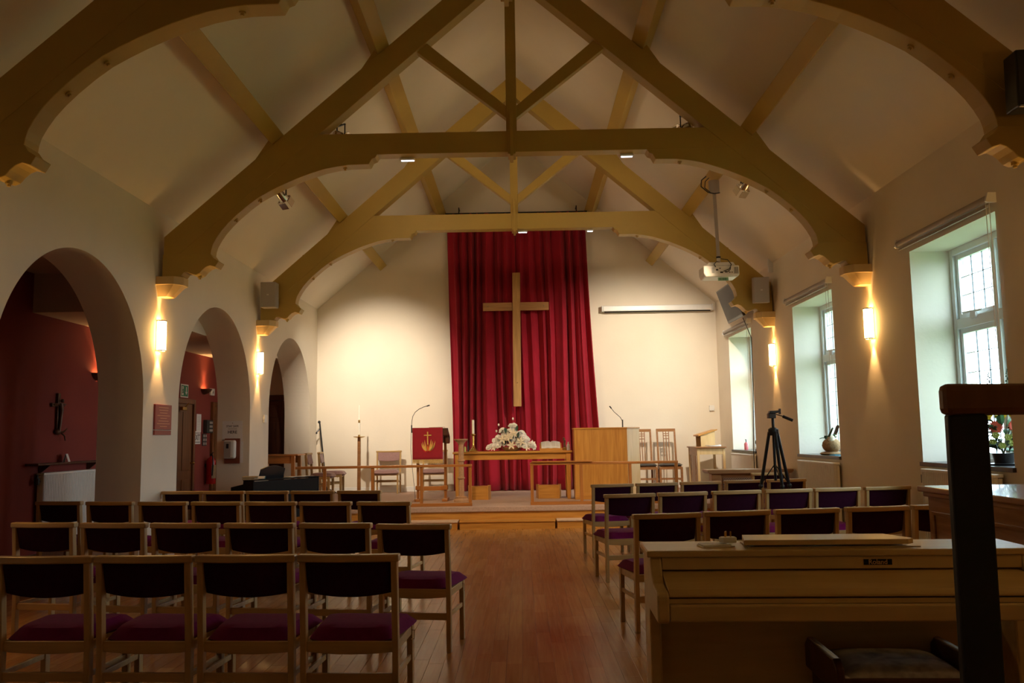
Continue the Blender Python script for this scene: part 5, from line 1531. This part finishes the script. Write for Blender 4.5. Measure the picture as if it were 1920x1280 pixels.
# crucifix, shelf and card in the first arch
t = thing('crucifix', 'dark bronze crucifix on the red wall in the first arch', 'crucifix', (XA, 10.74, 1.47))
mb = MB(); mb.box(0, -0.03, 0.06, 0.035, 0.03, 0.55); mb.bar((0.018, -0.16, 0.40), (0.018, 0.14, 0.41), 0.03, 0.045, (0, 0, 1)); mb.build('cross', 'bronze', t, bevel=0.006)
mb = MB(); mb.tube([(0.05, 0.0, 0.42), (0.06, 0.01, 0.34), (0.05, 0.015, 0.26), (0.055, 0.0, 0.18), (0.05, -0.01, 0.08)], 0.028, 8, 0.015); mb.ball((0.065, 0.01, 0.455), 0.024, 8, 6); mb.tube([(0.05, 0.0, 0.405), (0.055, -0.07, 0.41), (0.045, -0.14, 0.40)], 0.013, 6, 0.008); mb.tube([(0.05, 0.0, 0.405), (0.055, 0.07, 0.41), (0.045, 0.13, 0.415)], 0.013, 6, 0.008); mb.build('figure', 'bronze', t, True)
mb = MB(); mb.ball((0.03, -0.01, 0.07), 0.055, 8, 6, (0.6, 1, 0.7)); mb.tube([(0.04, 0.02, 0.06), (0.06, 0.08, 0.07), (0.07, 0.14, 0.11)], 0.016, 6, 0.006); mb.tube([(0.04, 0.05, 0.06), (0.06, 0.10, 0.02), (0.06, 0.12, -0.04)], 0.014, 6, 0.006); mb.build('twisted_base', 'bronze', t, True)
t = thing('wall_shelf', 'narrow dark shelf above the radiator in the first arch', 'shelf', (XA, 10.95, 1.14))
mb = MB(); mb.box(0, -0.85, 0, 0.16, 0.78, 0.025); mb.build('board', 'dark_wood', t, bevel=0.004)
for y in (-0.55, 0.6):
    mb = MB(); mb.prism([(0, -0.10), (0.02, -0.10), (0.14, -0.002), (0, -0.002)], 'y', y - 0.012, y + 0.012); mb.build('bracket', 'dark_wood', t)
t = thing('greeting_card', 'small white folded card standing on the dark shelf', 'card', (XA + 0.08, 10.87, 1.165), 0.3)
mb = MB(); mb.bar((-0.03, 0, 0), (0.0, 0, 0.10), 0.13, 0.002, (1, 0, 0)); mb.build('back_leaf', 'paper', t)
mb = MB(); mb.bar((0.035, 0, 0), (0.002, 0, 0.10), 0.13, 0.002, (1, 0, 0)); mb.build('front_leaf', 'paper', t)

# ------------------------------------------------------------------ things on the window sills
SZ = WZ0 + 0.025
gm = MB()
for L in range(2):
    n = 18
    for k in range(n):
        a = 2 * PI * (k + 0.5 * L) / n
        ca, sa = math.cos(a), math.sin(a)
        pts = []
        for q in range(4):
            d = (0.012, 0.03, 0.048, 0.058)[q] * (1 - 0.2 * L)
            w = (0.002, 0.005, 0.006, 0.002)[q]
            for e in (-1, 1):
                pts.append((ca * d - sa * w * e, sa * d + ca * w * e, 0.008 * L + 0.01 * (q / 3)))
        gm.add(pts, [(q * 2, q * 2 + 1, q * 2 + 3, q * 2 + 2) for q in range(3)])
gerb = gm.mesh('gerbera', 'petal_coral', True)
gy = bloom_mesh('yellow_bloom', 'petal_yellow', 7, 3, 0.05)
gl_ = bloom_mesh('lime_bloom', 'petal_lime', 6, 3, 0.032)
disc = MB().ball((0, 0, 0.014), 0.013, 8, 5, (1, 1, 0.5)).mesh('disc', 'bronze', True)
t = thing('window_flowers', 'pot of coral gerberas and yellow flowers on the near window sill', 'flowers', (4.20, 7.64, SZ))
mb = MB(); mb.lathe([(0, 0), (0.14, 0), (0.15, 0.015), (0.09, 0.02), (0.075, 0.02), (0.09, 0.10), (0.10, 0.105), (0.085, 0.105), (0, 0.10)], 16); mb.build('pot', 'black_plastic', t, True)
cam_d = Vector((-0.48, -0.88, 0.05))
for p, s in (((-0.06, -0.02, 0.33), 1.05), ((0.06, -0.10, 0.335), 0.95)):
    o = inst(gerb, 'gerbera', t, p, face_dir(cam_d + Vector((0.2 if s < 1 else 0, 0, 0.1))), (s, s, s))
    inst(disc, 'disc', o, (0, 0, 0))
for p in ((-0.02, -0.03, 0.43), (-0.11, 0.03, 0.43), (0.08, -0.08, 0.44)):
    inst(gy, 'yellow_bloom', t, p, face_dir(cam_d + Vector((0, 0, 0.6))))
for p in ((-0.05, -0.08, 0.17), (0.03, -0.10, 0.19), (-0.10, -0.02, 0.2), (0.0, -0.09, 0.24), (0.06, -0.1, 0.26), (-0.09, -0.06, 0.26)):
    inst(gl_, 'lime_bloom', t, p, face_dir(cam_d + Vector((0, 0, 0.4))))
lr = random.Random(4)
for k in range(34):
    a = lr.uniform(0, 2 * PI)
    inst(leaf_mesh2 if k % 2 else leaf_mesh, 'leaf', t, (0.05 * math.cos(a), 0.05 * math.sin(a), lr.uniform(0.10, 0.36)), (lr.uniform(-0.3, 0.9), lr.uniform(-0.5, 0.5), a - PI / 2), (1.2, lr.uniform(0.6, 0.95), 1))
mb = MB()
for p in ((-0.06, -0.02, 0.33), (0.06, -0.10, 0.335), (-0.02, -0.03, 0.43), (-0.11, 0.03, 0.43), (0.08, -0.08, 0.44)):
    mb.tube([(0, 0, 0.09), (p[0] * 0.5, p[1] * 0.5 + 0.02, p[2] * 0.6), (p[0], p[1] + 0.01, p[2])], 0.004, 5)
for x, y, h in ((-0.07, 0.02, 0.82), (0.05, -0.06, 0.84)):
    mb.tube([(0, 0, 0.09), (x * 0.6, y, 0.45), (x, y, h)], 0.004, 5, 0.002)
mb.build('stems', 'stem', t)
for x, y, h in ((-0.07, 0.02, 0.82), (0.05, -0.06, 0.84)):
    mb = MB()
    for k in range(22):
        a = k * 2.4; z = h - 0.30 + 0.30 * k / 22
        r = 0.03 * (1 - k / 26)
        mb.ball((x + r * math.cos(a), y + r * math.sin(a), z), 0.011 * (1.1 - k / 40), 6, 4)
    mb.build('flower_spike', 'leaf_dark', t, True)
t = thing('harvest_basket', 'woven straw basket with leaves on the middle window sill', 'basket', (4.15, 11.72, SZ))
mb = MB(); mb.ball((0, 0, 0.02), 0.20, 14, 6, (0.7, 1.15, 0.16)); mb.build('straw_mat', 'straw', t, True)
mb = MB(); mb.ball((0, -0.02, 0.13), 0.14, 14, 8, (0.85, 1.1, 0.72)); mb.build('straw_body', 'straw', t, True)
for k in range(14):
    a = lr.uniform(0, 2 * PI)
    o = inst(leaf_mesh2, 'leaf', t, (0.04 * math.cos(a), 0.06 + 0.06 * math.sin(a), 0.20), (lr.uniform(0.1, 0.8), 0, a), (1, 0.7, 1))
mb = MB(); mb.ball((-0.03, -0.10, 0.22), 0.05, 10, 6); mb.build('pale_fruit', 'petal_cream', t, True)
mb = MB(); mb.tube([(-0.05, -0.06, 0.22), (-0.06, -0.14, 0.27), (-0.05, -0.24, 0.36)], 0.02, 8, 0.012); mb.build('twig', 'stem', t, True)
mb = MB(); mb.grid(lambda u, v: (-0.02 + 0.05 * u, -0.14 - 0.13 * v, 0.26 + 0.12 * v + 0.02 * math.sin(PI * u)), 3, 4); mb.build('broad_leaf', 'bronze', t, True)
tag(MB().box(-0.07, -0.10, 0, 0.07, 0.10, 0.012).build('blue_booklet', 'book_blue', None, bevel=0.002, loc=(4.10, 11.36, SZ)), 'thin blue booklet on the middle window sill', 'booklet')
t = thing('soap_bottle', 'pink soap bottle with pump on the far window sill', 'bottle', (4.12, 16.02, SZ))
mb = MB(); mb.lathe([(0, 0), (0.034, 0), (0.036, 0.01), (0.036, 0.11), (0.026, 0.13), (0.012, 0.14), (0, 0.14)], 14); mb.build('bottle_body', 'soap_pink', t, True)
mb = MB(); mb.cyl((0, 0, 0.14), (0, 0, 0.19), 0.008, 8); mb.bar((0, 0.01, 0.19), (-0.02, -0.04, 0.188), 0.014, 0.01); mb.build('pump', 'black_plastic', t)
t = thing('sill_ornament', 'small dark ornament at the near end of the far window sill', 'ornament', (4.10, 15.22, SZ))
mb = MB(); mb.lathe([(0, 0), (0.035, 0), (0.03, 0.02), (0.012, 0.04), (0.012, 0.10), (0.03, 0.13), (0.025, 0.17), (0, 0.2)], 10); mb.build('ornament_body', 'bronze', t, True)
